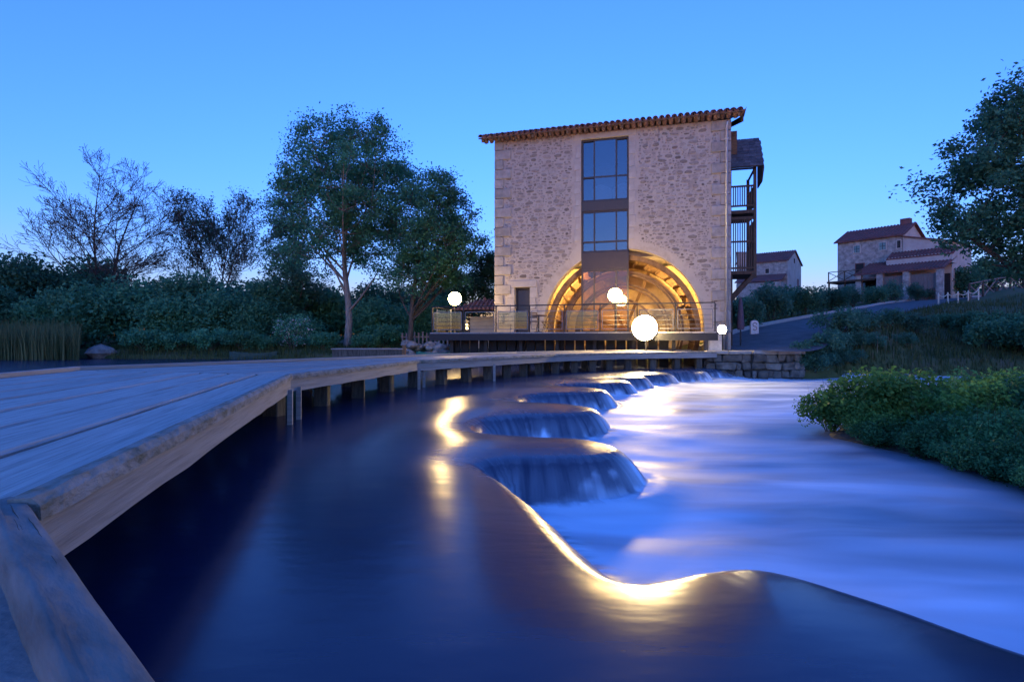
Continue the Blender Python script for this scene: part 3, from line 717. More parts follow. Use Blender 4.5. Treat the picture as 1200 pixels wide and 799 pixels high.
MB().box((WW / 2, 3.2, 1.9), (WW - 1.21, .2, 5.2)).build('chamber_wall', M['yellow'], mill)
MB().box((1.98, 1.85, 1.9), (.2, 2.48, 5.2)).build('chamber_side', M['yellow'], mill)
MB().box((9.2, 1.85, 1.9), (.2, 2.48, 5.2)).build('chamber_side', M['yellow'], mill)
def mill_roof():
    rf = empty('roof', (0, 0, 0)); rf.parent = mill
    ov, pit = .50, math.tan(R(17)); y0 = -ov; zE = WH - .02
    mid = 4.3
    b = MB()
    x0, x1 = -.62, WW + .42
    for (ya, yb, sg) in ((y0, mid, 1), (8.6 + ov, mid, -1)):
        za, zb = zE, zE + (mid - y0) * pit; k = len(b.v)
        b.add([(x0, ya, za), (x1, ya, za + .10), (x1, yb, zb + .10), (x0, yb, zb), (x0, ya, za + .05), (x1, ya, za + .15), (x1, yb, zb + .15), (x0, yb, zb + .05)],
              [(0, 1, 2, 3), (7, 6, 5, 4), (0, 4, 5, 1), (1, 5, 6, 2), (2, 6, 7, 3), (3, 7, 4, 0)])
    b.build('roof_boarding', M['oak'], rf)
    # canal tiles: covers and channels, first courses tile by tile
    def tile(r, L, th=.016, n=6):
        t = MB(); 
        for j in range(2):
            rr = r * (1 if j == 0 else .86)
            for k in range(n + 1):
                a = math.pi * k / n; t.v.append((rr * math.cos(a), j * L, rr * math.sin(a)))
            for k in range(n + 1):
                a = math.pi * k / n; t.v.append(((rr - th) * math.cos(a), j * L, (rr - th) * math.sin(a)))
        m = 2 * (n + 1)
        for k in range(n):
            t.f.append((k, k + 1, k + 1 + m, k + m)); t.f.append((k + n + 1, k + n + 1 + m, k + n + 2 + m, k + n + 2))
            t.f.append((k, k + n + 1, k + n + 2, k + 1)); t.f.append((k + m, k + 1 + m, k + n + 2 + m, k + n + 1 + m))
        return t
    tm = tile(.112, .52).mesh('tile', True); tm.materials.append(M['tile'])
    N = 44; pitch_ang = math.atan(pit)
    for row in range(2):
        for k in range(N):
            x = x0 + .12 + (x1 - x0 - .24) * k / (N - 1); z = zE + .10 * (x - x0) / (x1 - x0)
            y = y0 - .06 + row * .42
            o = link('tile', tm, None, rf, (x + rnd.uniform(-.008, .008), y + rnd.uniform(-.02, .02), z + .065 + row * .42 * pit + (.02 if row else 0)), (pitch_ang, rnd.uniform(-.03, .03), 0))
            if row == 0:
                o2 = link('tile', tm, None, rf, (x + .117, y + .03, z + .150), (pitch_ang, math.pi, 0))
    rest = MB()
    for k in range(N):
        x = x0 + .12 + (x1 - x0 - .24) * k / (N - 1); z = zE + .10 * (x - x0) / (x1 - x0)
        for (ya, yb) in ((y0 + .8, mid), (8.6 + ov, mid)):
            base = len(rest.v); za = zE + (abs(ya - (y0 if ya < mid else 8.6 + ov))) * pit; zb = zE + (mid - y0) * pit
            for (y, zz) in ((ya, za), (yb, zb)):
                for j in range(6): a = math.pi * j / 5; rest.v.append((x + .12 * math.cos(a), y, zz + .09 + (z - zE) + .11 * math.sin(a)))
            for j in range(5): rest.f.append((base + j, base + j + 1, base + j + 7, base + j + 6))
    o = rest.build('tile_courses', M['tile'], rf, smooth=True); o['kind'] = 'stuff'
    # eaves: rafter tails and wall plate
    for k in range(15):
        x = -.45 + k * .765; z = zE + .10 * (x - x0) / (x1 - x0) - .075
        MB().bar((x, y0 + .05, z), (x, .35, z + (.30 + ov) * pit), .09, .13).build('rafter_tail', M['oak'], rf)
    MB().box((WW + .40, 1.9, zE + .55), (.05, 5.0, .22), Matrix.Rotation(pitch_ang, 3, 'X')).build('bargeboard', M['timber'], rf)
mill_roof()
MB().tube([(9.83, -.13, -.3), (9.83, -.13, 9.6), (9.83, -.3, 9.82)], .05, 8).build('downpipe', M['zinc'], mill, smooth=True)
for z in (2.2, 4.6, 7.0, 9.2): MB().box((9.83, -.06, z), (.14, .12, .04)).build('pipe_bracket', M['zinc'], mill)
def balcony():
    bl = empty('balcony', (0, 0, 0)); bl.parent = mill
    va, vb, ua, ub = 1.5, 3.6, 10.02, 11.12
    fr = MB()
    for u, v in ((ua + .10, va), (ub, va), (ub, vb), (ua + .10, vb)): fr.box((u, v, 6.05), (.12, .12, 4.74))
    for z in (3.92, 6.52):
        fr.box(((ua + ub) / 2, (va + vb) / 2, z), (ub - ua + .1, vb - va + .1, .14))
    for z in (5.25, 7.62, 8.36):
        fr.box(((ua + ub) / 2 + .05, va, z), (ub - ua - .22, .07, .07)); fr.box((ub, (va + vb) / 2, z), (.07, vb - va - .13, .07))
    fr.box(((ua + ub) / 2 + .05, va, 4.12), (ub - ua - .22, .07, .07)).box(((ua + ub) / 2 + .05, va, 6.25), (ub - ua - .22, .07, .12)).box(((ua + ub) / 2 + .05, va, 6.78), (ub - ua - .22, .07, .07))
    fr.build('balcony_frame', M['timber'], bl)
    n = 9
    for k in range(n):
        u = ua + .24 + (ub - ua - .38) * k / (n - 1)
        MB().box((u, va, 5.10), (.045, .03, 2.2)).build('baluster', M['timber'], bl)
        MB().box((u, va, 7.2), (.045, .03, .84)).build('baluster', M['timber'], bl)
    for k in range(12):
        v = va + .15 + (vb - va - .3) * k / 11
        MB().box((ub, v, 5.10), (.03, .045, 2.2)).build('baluster', M['timber'], bl); MB().box((ub, v, 7.2), (.03, .045, .84)).build('baluster', M['timber'], bl)
    MB().bar((ub, va, 3.85), (ua + .05, va, 2.65), .13, .16).build('brace', M['timber'], bl)
    MB().bar((ub, vb, 3.85), (ua + .05, vb, 2.65), .13, .16).build('brace', M['timber'], bl)
    MB().box((ua + .12, va + .02, 2.2), (.16, .16, 3.2)).build('corner_post', M['timber'], bl)
    # slated lean-to roof facing the river, course by course
    zf, zt = 8.36, 9.85; vf, vt = va - .35, va + .75; rows = 9
    ang = math.atan2(zt - zf, vt - vf)
    MB().bar(((ua + ub) / 2 + .08, vf, zf - .03), ((ua + ub) / 2 + .08, vt, zt - .03), ub - ua + .40, .05).build('roof_boarding', M['timber'], bl)
    b = MB(); b.v = [(ub + x, y, z) for x in (.27, .32) for y, z in ((vf + .0, zf - .08), (vt, zt - .08), (vt + .5, zt - .3), (vt + .5, 7.8), (va + .1, 7.8))]; b.f = [(4, 3, 2, 1, 0), (5, 6, 7, 8, 9)] + [(i, (i + 1) % 5, (i + 1) % 5 + 5, i + 5) for i in range(5)]; b.build('gable_board', M['timber'], bl)
    for r in range(rows):
        t = (r + .5) / rows
        for k in range(6):
            w = (ub - ua + .42) / 6; u = ua - .12 + w * (k + .5) + (.03 if r % 2 else -.03)
            MB().box((0, 0, 0), (w - .008, .25, .014)).build('slate', M['slate'], bl, (u, vf + (vt - vf) * t, zf + (zt - zf) * t + .02 + rnd.uniform(0, .006)), (ang - .06, 0, 0))
    # timber stair tower between roof and balcony
    MB().box((10.22, 2.4, 9.55), (.40, 1.6, 1.0)).build('tower_cladding', M['oak'], bl)
    # washing / white cloth on lower balcony
    MB().box((10.65, 1.9, 4.55), (.42, .05, .62), None, .03, rnd).build('white_panel', M['white'], bl)
balcony()
def water_wheel():
    w = empty('water_wheel', ml(AC[0], 1.35, 1.45), MA, 'large wooden mill wheel glowing behind the arched opening', 'water wheel')
    def ring(r0, r1, y, th, n=72):
        b = MB()
        for k in range(n):
            a = 2 * math.pi * k / n
            for r in (r0, r1):
                for yy in (y - th / 2, y + th / 2): b.v.append((r * math.cos(a), yy, r * math.sin(a)))
        for k in range(n):
            p = k * 4; q = (k + 1) % n * 4
            b.f += [(p, p + 2, q + 2, q), (p + 1, q + 1, q + 3, p + 3), (p, q, q + 1, p + 1), (p + 2, p + 3, q + 3, q + 2)]
        return b
    for y in (-.95, -.55):
        ring(3.06, 3.26, y, .07).build('outer_rim', M['wheelwood'], w)
    for y in (-.80, -.45):
        ring(2.52, 2.60, y, .06).build('hoop', M['wheelwood'], w); ring(2.40, 2.46, y - .1, .05).build('hoop', M['wheelwood'], w)
        ring(1.98, 2.05, y, .06).build('hoop', M['wheelwood'], w); ring(1.84, 1.90, y - .1, .05).build('hoop', M['wheelwood'], w)
        ring(1.30, 1.38, y, .06).build('hoop', M['wheelwood'], w)
    for y in (.55, .95): ring(2.9, 3.2, y, .07).build('outer_rim', M['wheelwood'], w)
    for k in range(36):
        a = 2 * math.pi * k / 36
        MB().box((0, 0, 0), (.03, 1.4, .28)).build('paddle', M['wheelwood'], w, (3.0 * math.cos(a), .2, 3.0 * math.sin(a)), (0, -a + math.pi / 2 + .5, 0))
    for k in range(8):
        a = 2 * math.pi * (k + .5) / 8
        MB().bar((.2 * math.cos(a), .75, .2 * math.sin(a)), (3.0 * math.cos(a), .75, 3.0 * math.sin(a)), .10, .13).build('spoke', M['wheelwood'], w)
    MB().tube([(0, -.9, 0), (0, 1.75, 0)], .22, 14).build('axle', M['wheelwood'], w, smooth=False)
water_wheel()

# ------------------------------------------------------------------ terrace in front of the mill
ter = empty('mill_terrace', ML, MA, 'dark steel terrace with cable railing along the mill front', 'terrace')
TV = -1.85; TL, TR = -2.35, 9.3
n = 26
for k in range(n):
    w = (TR - TL) / n
    MB().box((TL + w * (k + .5), TV / 2 - .03, ZD - .03), (w - .012, abs(TV) + .05, .05)).build('deck_plank', M['plank'], ter)
for k in range(8):
    MB().box((TL + .15 + k * .29, .95 - .02, ZD - .03), (.27, 1.92, .05)).build('deck_plank', M['plank'], ter) if TL + .15 + k * .29 < -.15 else None
MB().box(((TL + TR) / 2, TV - .02, ZD - .17), (TR - TL + .1, .06, .34)).build('fascia', M['steel'], ter)
MB().box((TL - .02, -.0, ZD - .17), (.06, 3.9 - .2, .338)).build('fascia', M['steel'], ter)
for k in range(7): MB().box((TL + .8 + k * 1.55, TV + .55, (ZD - .06 - .8) / 2), (.14, .14, ZD - .06 + .8)).build('column', M['steel'], ter)
for k in range(22): MB().box((TL + .9 + k * .42, TV + .75, .45), (.36, .05, 1.7)).build('shade_board', M['darkroom'], ter)  # near-black boards stand in for the shade beneath the terrace
def railing(a, b, posts, hand=True):
    a = Vector((*a, 0)); b = Vector((*b, 0)); d = b - a; L = d.length; ang = math.atan2(d.y, d.x)
    MB().bar(a + Vector((0, 0, ZD + 1.10)), b + Vector((0, 0, ZD + 1.10)), .05, .045).build('handrail', M['steel'], ter)
    for k in range(posts + 1):
        p = a.lerp(b, k / posts); MB().box((p.x, p.y, ZD + .53), (.045, .045, 1.10), ang).build('rail_post', M['steel'], ter)
    for k in range(posts):
        p, q = a.lerp(b, (k + .06) / posts), a.lerp(b, (k + .94) / posts)
        f = MB(); 
        for z in (.12, .86): f.bar(p + Vector((0, 0, ZD + z)), q + Vector((0, 0, ZD + z)), .03, .03)
        for e in (p, q): f.box((e.x, e.y, ZD + .49), (.028, .028, .72), ang)
        pf = f.build('rail_panel', M['galv'], ter)
        for z in (.28, .46, .64): MB().tube([p + Vector((0, 0, ZD + z)), q + Vector((0, 0, ZD + z))], .010, 5).build('cable', M['galv'], pf)
        c = (p + q) / 2
        if k % 2 == 0: MB().box((c.x, c.y, ZD + .49), ((q - p).length - .05, .010, .70), ang).build('glass_panel', M['railglass'], pf)
railing((TL + .05, TV + .06), (TR - .05, TV + .06), 8)
railing((TL + .05, 1.75), (TL + .05, TV + .12), 2)
# glass screen by the lamp
ws = empty('glass_windbreak', ml(TL - .05, .3, ZD), MA, 'frosted glass windbreak panel at the terrace end beside the lamp', 'windbreak')
ws.location = ml(TL + .25, -.9, ZD)
MB().box((.0, 0, .52), (.62, .012, .98)).build('glass_panel', M['railglass'], ws)
for x in (-.33, .33): MB().box((x, 0, .52), (.04, .04, 1.04)).build('post', M['galv'], ws)
# folding chairs and table by the door
def folding_chair(u, v, rz):
    c = empty('folding_chair', ml(u, v, ZD), MA + rz, 'wooden folding chair beside the mill door behind the railing', 'chair', 'folding chairs by the mill door')
    for s in (-.2, .2):
        MB().bar((s, -.2, 0), (s, .18, .86), .03, .025).build('leg', M['oak'], c); MB().bar((s * .85, .22, 0), (s * .85, -.2, .46), .03, .025).build('leg', M['oak'], c)
    for k in range(5): MB().box((0, -.18 + k * .08, .46), (.40, .06, .02)).build('seat_slat', M['oak'], c)
    for k in range(3): MB().box((0, .13 + k * .02, .66 + k * .09), (.40, .02, .06)).build('back_slat', M['oak'], c)
folding_chair(1.95, -.75, .5); folding_chair(2.55, -.6, -.9)
tb = empty('bistro_table', ml(2.25, -1.05, ZD), MA, 'small round bistro table between two folding chairs', 'table')
MB().lathe([(.33, .70), (.35, .71), (.35, .73), (.33, .735)], n=24).build('table_top', M['oak'], tb)
MB().lathe([(.03, .04), (.03, .70)], n=10).build('stem', M['steel'], tb); MB().lathe([(.22, 0), (.2, .02), (.04, .05)], n=16).build('base', M['steel'], tb)

# ------------------------------------------------------------------ lamps
def sphere(r, c=(0, 0, 0), n=28):
    b = MB(); b.lathe([(max(r * math.sin(a), .001), -r * math.cos(a)) for a in np.linspace(.02, math.pi - .02, n // 2 + 3)], c, n); b.sm = True; return b
def globe_lamp(base, h, r, label):
    l = empty('globe_lamp', base, 0, label, 'lamp', 'globe lamps of the terrace')
    MB().lathe([(.07, 0), (.07, .03), (.028, .06), (.024, h - r - .05), (.06, h - r - .03), (.06, h - r + .01)], n=12).build('pole', M['steel'], l)
    sphere(r).build('globe', M['lamp_globe'], l, (0, 0, h))
    MB().lathe([(.10, r - .03), (.10, r), (.02, r + .05)], n=12).build('cap', M['steel'], l, (0, 0, h))
def at_terrace(x, v):
    # point on terrace at column x and local depth v
    a = (x - CX) / F_PX; p0 = ml(0, v, 0); u = (a * p0.y - p0.x) / (UX.x - a * UX.y); return p0 + UX * u
p = at_terrace(533, -1.55); globe_lamp((p.x, p.y, ZD), CAM_Z + (HY - 350) / F_PX * p.y - ZD, .28, 'glowing globe lamp at the terrace end left of the mill beside the windbreak')
p = at_terrace(721, -1.5); globe_lamp((p.x, p.y, ZD), CAM_Z + (HY - 346) / F_PX * p.y - ZD, .28, 'glowing globe lamp standing before the wheel arch')
def flood(x, y, Y, r, label, mat, zb):
    P = px(x, y, Y); l = empty('floodlight', (P.x, P.y, zb), 0, label, 'floodlight')
    h = P.z - zb
    MB().lathe([(.10, 0), (.10, .03), (.03, .05), (.03, max(.08, h - r * .9))], n=12).build('stand', M['steel'], l)
    b = MB(); b.lathe([(r * .5, -r * .9), (r * .9, -r * .4), (r * 1.05, .0), (r * 1.05, r * .15)], n=18); b.build('housing', M['steel'], l, (0, r * .55, h), (R(90), 0, 0))
    b = MB(); b.lathe([(r * math.cos(a), r * .45 * math.sin(a)) for a in np.linspace(0, 1.5, 7)], n=20); b.sm = True
    b.build('lens', mat, l, (0, r * .40, h), (R(90), 0, 0))
P = px(757, 384, 21.85)
flood(757, 384, 21.75, .48, 'dazzling floodlight at the terrace edge facing the weir', M['lamp_flood'], ZB - .9)
flood(847, 386, 21.7, .17, 'small bright spotlight on a stand by the downpipe', M['lamp_small'], .58)
def chamber_lamp(u, v, z, r, label):
    l = empty('wall_lamp', ml(u, v, z), MA, label, 'lamp', 'small lamps in the wheel chamber')
    sphere(r).build('bulb', M['lamp_chamber'], l); MB().tube([(0, -.06, 0), (0, .62 - v, 0)], .02, 6).build('bracket', M['steel'], l)
chamber_lamp(2.75, .85, 4.15, .10, 'bulb fixed inside the wheel chamber by the left arch haunch'); chamber_lamp(8.45, .85, 4.15, .10, 'bulb fixed inside the wheel chamber by the right arch haunch')
# low lit lantern on the terrace
q = at_terrace(547, -1.3); ln = empty('lantern', (q.x, q.y, ZD), 0, 'small lit lantern standing on the terrace floor near the lamp post', 'lantern')
MB().box((0, 0, .04), (.18, .18, .08)).build('base', M['steel'], ln); sphere(.07).build('flame_glass', M['lamp_lantern'], ln, (0, 0, .18)); sphere(.05).build('flame_glass', M['lamp_lantern'], ln, (0, 0, .34))
for sx in (-1, 1):
    for sy in (-1, 1): MB().box((sx * .08, sy * .08, .26), (.015, .015, .40)).build('upright', M['steel'], ln)
MB().lathe([(.13, .46), (.12, .48), (.02, .56)], n=8).build('lid', M['steel'], ln)

# ------------------------------------------------------------------ landing with stone quay wall
ld = MB(); LZ = .60
pts = [(7.35, 21.75), (9.0, 21.55), (10.85, 21.75), (11.6, 23.4), (9.2, 24.6), (7.3, 24.2)]
ld.v = [(x, y, LZ) for x, y in pts] + [(x, y, -1.0) for x, y in pts]; k = len(pts)
ld.f = [tuple(range(k)), tuple(reversed(range(k, 2 * k)))] + [(i, i + k, (i + 1) % k + k, (i + 1) % k) for i in range(k)]
tag(ld.build('landing', M['asphalt']), kind='structure')
qw = empty('quay_wall', (7.3, 21.6, 0), 0, 'low rough stone quay wall at the water below the mill landing', 'wall')
def quay():
    rg = random.Random(5); path = [Vector((7.35, 21.72, 0)), Vector((9.0, 21.50, 0)), Vector((10.9, 21.70, 0)), Vector((11.7, 23.3, 0))]
    rowsz = [(-.85, -.42), (-.42, -.10), (-.10, .20), (.20, .52)]
    for (z0, z1) in rowsz:
        for a, b in zip(path[:-1], path[1:]):
            L = (b - a).length; s = 0.0; ang = math.atan2((b - a).y, (b - a).x)
            while s < L - .05:
                w = min(rg.choice((rg.uniform(.18, .4), rg.uniform(.3, .75))), L - s); 
                if L - s - w < .15: w = L - s
                c = a.lerp(b, (s + w / 2) / L); out = rg.uniform(-.09, .07)
                nrm = Vector(((b - a).y, -(b - a).x, 0)).normalized()
                p = c - nrm * (-.04 - out) - qw.location
                MB().box((0, 0, 0), (w - .03, .36, z1 - z0 - .025), None, .045, rg).build('stone', M['rubble'], qw, (p.x, p.y, (z0 + z1) / 2 - qw.location.z), (0, 0, ang + rg.uniform(-.05, .05)), bevel=.03)
                s += w
    for a, b in zip(path[:-1], path[1:]):
        L = (b - a).length; n = max(1, round(L / .8))
        for k in range(n):
            c = a.lerp(b, (k + .5) / n) - qw.location
            MB().box((0, 0, 0), (L / n - .02, .50, .13), None, .012, rg).build('coping_stone', M['quoin'], qw, (c.x, c.y, .575), (0, 0, math.atan2((b - a).y, (b - a).x)), bevel=.02)
quay()
cb = px(838, 402, 22.3); cbx = empty('utility_cabinet', (cb.x, cb.y, LZ), MA, 'pale low cabinet on the landing beside the spotlight', 'cabinet')
MB().box((0, 0, .30), (.50, .35, .60)).build('body', M['paleblock'], cbx, bevel=.01); MB().box((0, 0, .62), (.56, .40, .04)).build('lid', M['paleblock'], cbx)
MB().box((.0, -.185, .30), (.42, .02, .48)).build('door', M['paleblock'], cbx)
# folded parasol at the mill corner
pp = gat(868, 24.2); pp.z = max(pp.z, LZ); par = empty('folded_parasol', pp, 0, 'folded mauve parasol standing under the timber balcony', 'parasol')
MB().lathe([(.22, 0), (.22, .06), (.03, .08), (.025, 2.1)], n=12).build('pole', M['steel'], par)
b = MB(); nn = 16; prof = [(.03, 2.1), (.06, 1.95), (.10, 1.4), (.13, .9), (.10, .75)]
for r, z in prof:
    for k in range(nn): a = 2 * math.pi * k / nn; rr = r * (1 + .25 * (k % 2)); b.v.append((rr * math.cos(a), rr * math.sin(a), z))
for i in range(len(prof) - 1):
    for k in range(nn): p0 = i * nn + k; p1 = i * nn + (k + 1) % nn; b.f.append((p0, p1, p1 + nn, p0 + nn))
b.build('canopy', M['purple'], par, smooth=True)
# marker stone with scroll
g = gpx(884, 393, 21.5); ms = empty('marker_stone', g, 0, 'white rounded marker stone with a scroll mark beside the road', 'marker stone')
prof = [(-.19, -.1), (.19, -.1), (.19, .52)] + [(.19 * math.cos(a), .55 + .16 * math.sin(a)) for a in np.linspace(.1, math.pi - .1, 9)] + [(-.19, .52)]
b = MB(); k = len(prof); b.v = [(x, -.07, z) for x, z in prof] + [(x, .07, z) for x, z in prof]
b.f = [tuple(range(k)), tuple(reversed(range(k, 2 * k)))] + [((i + 1) % k, i, i + k, (i + 1) % k + k) for i in range(k)]
b.build('slab', M['paleblock'], ms, bevel=.012)
sc = [(.09 * math.cos(a), -.076, .50 + .09 * math.sin(a)) for a in np.linspace(.2, math.pi * 1.5, 10)] + [(.09 * math.cos(a), -.076, .32 + .09 * math.sin(a)) for a in np.linspace(math.pi * .5, -math.pi * .9, 10)]
MB().tube(sc, .014, 5).build('scroll', M['steel'], ms)

# ------------------------------------------------------------------ houses on the hill
def house_windows(root, items):
    for (x, z, w, h, kind) in items:
        o = MB().box((0, -.02, 0), (w + .16, .06, h + .16)).build('window', M['gable'], root, (x, 0, z))
        MB().box((0, -.045, 0), (w, .03, h)).build('pane', M['glass'] if kind else M['darkroom'], o)
        MB().box((0, -.065, 0), (.05, .02, h)).build('mullion', M['wframe'], o); MB().box((0, -.064, 0), (w, .02, .05)).build('transom', M['wframe'], o)
def gable_house(root, w, d, zb, ze, zr, wallm, gablem, ov=.3):
    b = MB(); b.v = [(0, 0, zb), (w, 0, zb), (w, d, zb), (0, d, zb), (0, 0, ze), (w, 0, ze), (w, d, ze), (0, d, ze), (0, d / 2, zr), (w, d / 2, zr)]
    b.f = [(0, 1, 5, 4), (2, 3, 7, 6)]; b.build('wall', wallm, root)
    b2 = MB(); b2.v = b.v; b2.f = [(1, 2, 6, 9, 5), (3, 0, 4, 8, 7)]; b2.build('gable_wall', gablem, root)
    th = .12; sl = (zr - ze) / (d / 2)
    rf = MB()
    for s in (0, 1):
        ya, yb = (-ov, d / 2) if s == 0 else (d + ov, d / 2); za, zb_ = ze - ov * sl + .04, zr + .04
        rf.add([(-ov, ya, za), (w + ov, ya, za), (w + ov, yb, zb_), (-ov, yb, zb_), (-ov, ya, za + th), (w + ov, ya, za + th), (w + ov, yb, zb_ + th), (-ov, yb, zb_ + th)],
               [(0, 1, 2, 3), (7, 6, 5, 4), (0, 4, 5, 1), (1, 5, 6, 2), (2, 6, 7, 3), (3, 7, 4, 0)])
    r = rf.build('roof', M['tile_far'], root)
    rb = MB(); nr = int(w / .28)
    for k in range(nr):
        x = -ov + .14 + k * (w + 2 * ov - .28) / (nr - 1)
        for s in (0, 1):
            ya, yb = (-ov, d / 2) if s == 0 else (d + ov, d / 2)
            rb.tube([(x, ya, ze - ov * sl + .18), (x, yb, zr + .18)], .075, 5)
    o = rb.build('tile_ribs', M['tile_far'], r); o['kind'] = 'stuff'
    return r
h1 = empty('stone_house', (36.4, 63.6, 0), math.atan2(-.8, .6), 'two storey stone farmhouse with red tiled roof and lean-to on the hill', 'house')
r = gable_house(h1, 6.3, 6.0, 4.0, 11.85, 13.3, M['housewall'], M['gable'])
MB().box((5.6, 3.1, 13.55), (.9, .7, .9)).build('chimney', M['tile_far'], r)
house_windows(h1, [(2.0, 10.9, .6, .75, 1), (4.5, 10.9, .6, .75, 1), (6.0, 10.9, .3, .75, 0)])
o = MB().box((0, -.03, 0), (.95, .08, 1.3)).build('window', M['redframe'], h1, (2.3, 0, 8.7)); MB().box((0, -.06, 0), (.75, .03, 1.15)).build('pane', M['darkroom'], o)
house_b = MB(); house_b.v = [(6.35, 0, 4), (10.5, 0, 4), (10.5, 6, 4), (6.35, 6, 4), (6.35, 0, 11.6), (10.5, 0, 10.6), (10.5, 6, 10.6), (6.35, 6, 11.6)]
house_b.f = [(0, 1, 5, 4), (1, 2, 6, 5), (2, 3, 7, 6), (4, 5, 6, 7)]; house_b.build('side_wing', M['gable'], h1)
MB().add([(6.3, -.2, 11.62), (10.7, -.2, 10.55), (10.7, 6.2, 10.55), (6.3, 6.2, 11.62), (6.3, -.2, 11.74), (10.7, -.2, 10.67), (10.7, 6.2, 10.67), (6.3, 6.2, 11.74)],
    [(0, 1, 2, 3), (7, 6, 5, 4), (0, 4, 5, 1), (1, 5, 6, 2), (2, 6, 7, 3), (3, 7, 4, 0)]).build('wing_roof', M['tile_far'], h1)
def leanto(x0, x1, y0, z0, z1, y1=0.0, name='lean_to_roof'):
    o = MB().add([(x0, y0, z0), (x1, y0, z0), (x1, y1, z1), (x0, y1, z1), (x0, y0, z0 + .12), (x1, y0, z0 + .12), (x1, y1, z1 + .12), (x0, y1, z1 + .12)],
        [(0, 1, 2, 3), (7, 6, 5, 4), (0, 4, 5, 1), (1, 5, 6, 2), (2, 6, 7, 3), (3, 7, 4, 0)]).build(name, M['tile_far'], h1)
    rb = MB(); nr = int((x1 - x0) / .28)
    for k in range(nr): x = x0 + .14 + k * (x1 - x0 - .28) / (nr - 1); rb.tube([(x, y0 + .01, z0 + .14), (x, y1, z1 + .14)], .075, 5)
    q = rb.build('tile_ribs', M['tile_far'], o); q['kind'] = 'stuff'
leanto(3.2, 10.9, -3.7, 7.65, 9.05); leanto(5.3, 11.0, -1.4, 9.2, 9.95, -.01)
MB().box((8.1, -.75, 8.9), (5.6, 1.2, 1.0)).build('upper_lean_to', M['gable'], h1)
for x in (3.55, 5.5, 7.8, 10.5): MB().box((x, -3.35, 5.75), (.55, .5, 3.8), None, .03, rnd).build('stone_pier', M['housewall'], h1)
for a, bb in ((5.8, 7.5), (8.1, 10.2)):
    k = 6
    for j in range(k):
        w = (bb - a) / k; MB().box((a + w * (j + .5), -3.25, 5.6), (w - .015, .06, 3.5)).build('door_board', M['doorwood'], h1)
MB().box((7.0, -1.2, 5.6), (7.4, .1, 3.6)).build('barn_back', M['darkroom'], h1)
dk = empty('house_deck', (1.6, 0, 0)); dk.parent = h1
MB().box((1.2, -2.4, 7.15), (4.6, 2.6, .18)).build('deck_floor', M['timber'], dk)
for x in (-1.0, .6, 2.2): MB().box((x, -3.5, 7.75), (.09, .09, 1.05)).build('deck_post', M['timber'], dk); MB().box((x, -3.4, 5.4), (.14, .14, 3.4)).build('deck_support', M['timber'], dk)
for a, bb in ((-1.0, .6), (.6, 2.2)):
    MB().bar((a, -3.5, 7.3), (bb, -3.5, 8.2), .05, .06).build('cross_brace', M['timber'], dk); MB().bar((a, -3.47, 8.2), (bb, -3.47, 7.3), .05, .06).build('cross_brace', M['timber'], dk)
    MB().bar((a, -3.5, 8.25), (bb, -3.5, 8.25), .08, .07).build('deck_rail', M['timber'], dk)
h2 = empty('gabled_barn', (31.0, 78.5, 0), math.atan2(-.64, .77), 'plain rendered barn with gable end behind the shrubs by the balcony', 'barn')
def barn():
    w, d = 6.5, 7.2; gable_house(h2, w, d, 3.5, 11.4, 13.0, M['housewall'], M['gable'], .2)
    g = MB().box((w + .02, 5.4, 8.6), (.06, .7, 1.6)).build('window', M['redframe'], h2); 
    MB().box((w + .03, 3.4, 11.7), (.06, .35, .6)).build('vent_slit', M['darkroom'], h2)
    house_windows(h2, [(4.0, 10.2, .45, .6, 0)])
    MB().add([(.5, -2.4, 8.6), (6.4, -2.4, 8.6), (6.4, -.01, 9.6), (.5, -.01, 9.6), (.5, -2.4, 8.72), (6.4, -2.4, 8.72), (6.4, -.01, 9.72), (.5, -.01, 9.72)],
        [(0, 1, 2, 3), (7, 6, 5, 4), (0, 4, 5, 1), (1, 5, 6, 2), (2, 6, 7, 3), (3, 7, 4, 0)]).build('porch_roof', M['tile_far'], h2)
    MB().box((3.5, -1.2, 6.2), (5.6, 2.2, 4.6)).build('porch_wall', M['housewall'], h2)
barn()

# ------------------------------------------------------------------ foliage
def leaf_obj(name, C, size, mat, parent, seed=0, up=.3, aspect=.55, sizevar=.4, tint=None):
    rg = np.random.default_rng(seed); N = len(C)
    a = rg.normal(size=(N, 3)); a[:, 2] = a[:, 2] * .7 - .1; a /= np.linalg.norm(a, axis=1)[:, None]
    nrm = rg.normal(size=(N, 3)); nrm[:, 2] += up * 3
    b = np.cross(nrm, a); b /= np.linalg.norm(b, axis=1)[:, None] + 1e-9; nn = np.cross(a, b)
    s = size * (1 - sizevar + 2 * sizevar * rg.random(N))[:, None]
    v0 = C - a * s * .5; v2 = C + a * s * .5; m = C + nn * s * .10
    v1 = m + b * s * aspect * .5 - a * s * .05; v3 = m - b * s * aspect * .5 - a * s * .05
    co = np.stack([v0, v1, v2, v3], 1).reshape(-1, 3)
    return quad_obj(name, co, mat, parent, np.repeat(np.clip(rg.normal(.5, .25, N) if tint is None else tint + rg.normal(0, .14, N), 0, 1), 4))
def quad_obj(name, co, mat, parent, tint):
    nq = len(co) // 4; me = bpy.data.meshes.new(name); me.vertices.add(len(co)); me.vertices.foreach_set('co', co.ravel())
    me.loops.add(nq * 4); me.loops.foreach_set('vertex_index', np.arange(nq * 4, dtype=np.int32))
    me.polygons.add(nq); me.polygons.foreach_set('loop_start', np.arange(0, nq * 4, 4, dtype=np.int32))
    at = me.attributes.new('tint', 'FLOAT', 'POINT'); at.data.foreach_set('value', tint.astype(np.float32))
    me.update(); return link(name, me, mat, parent)
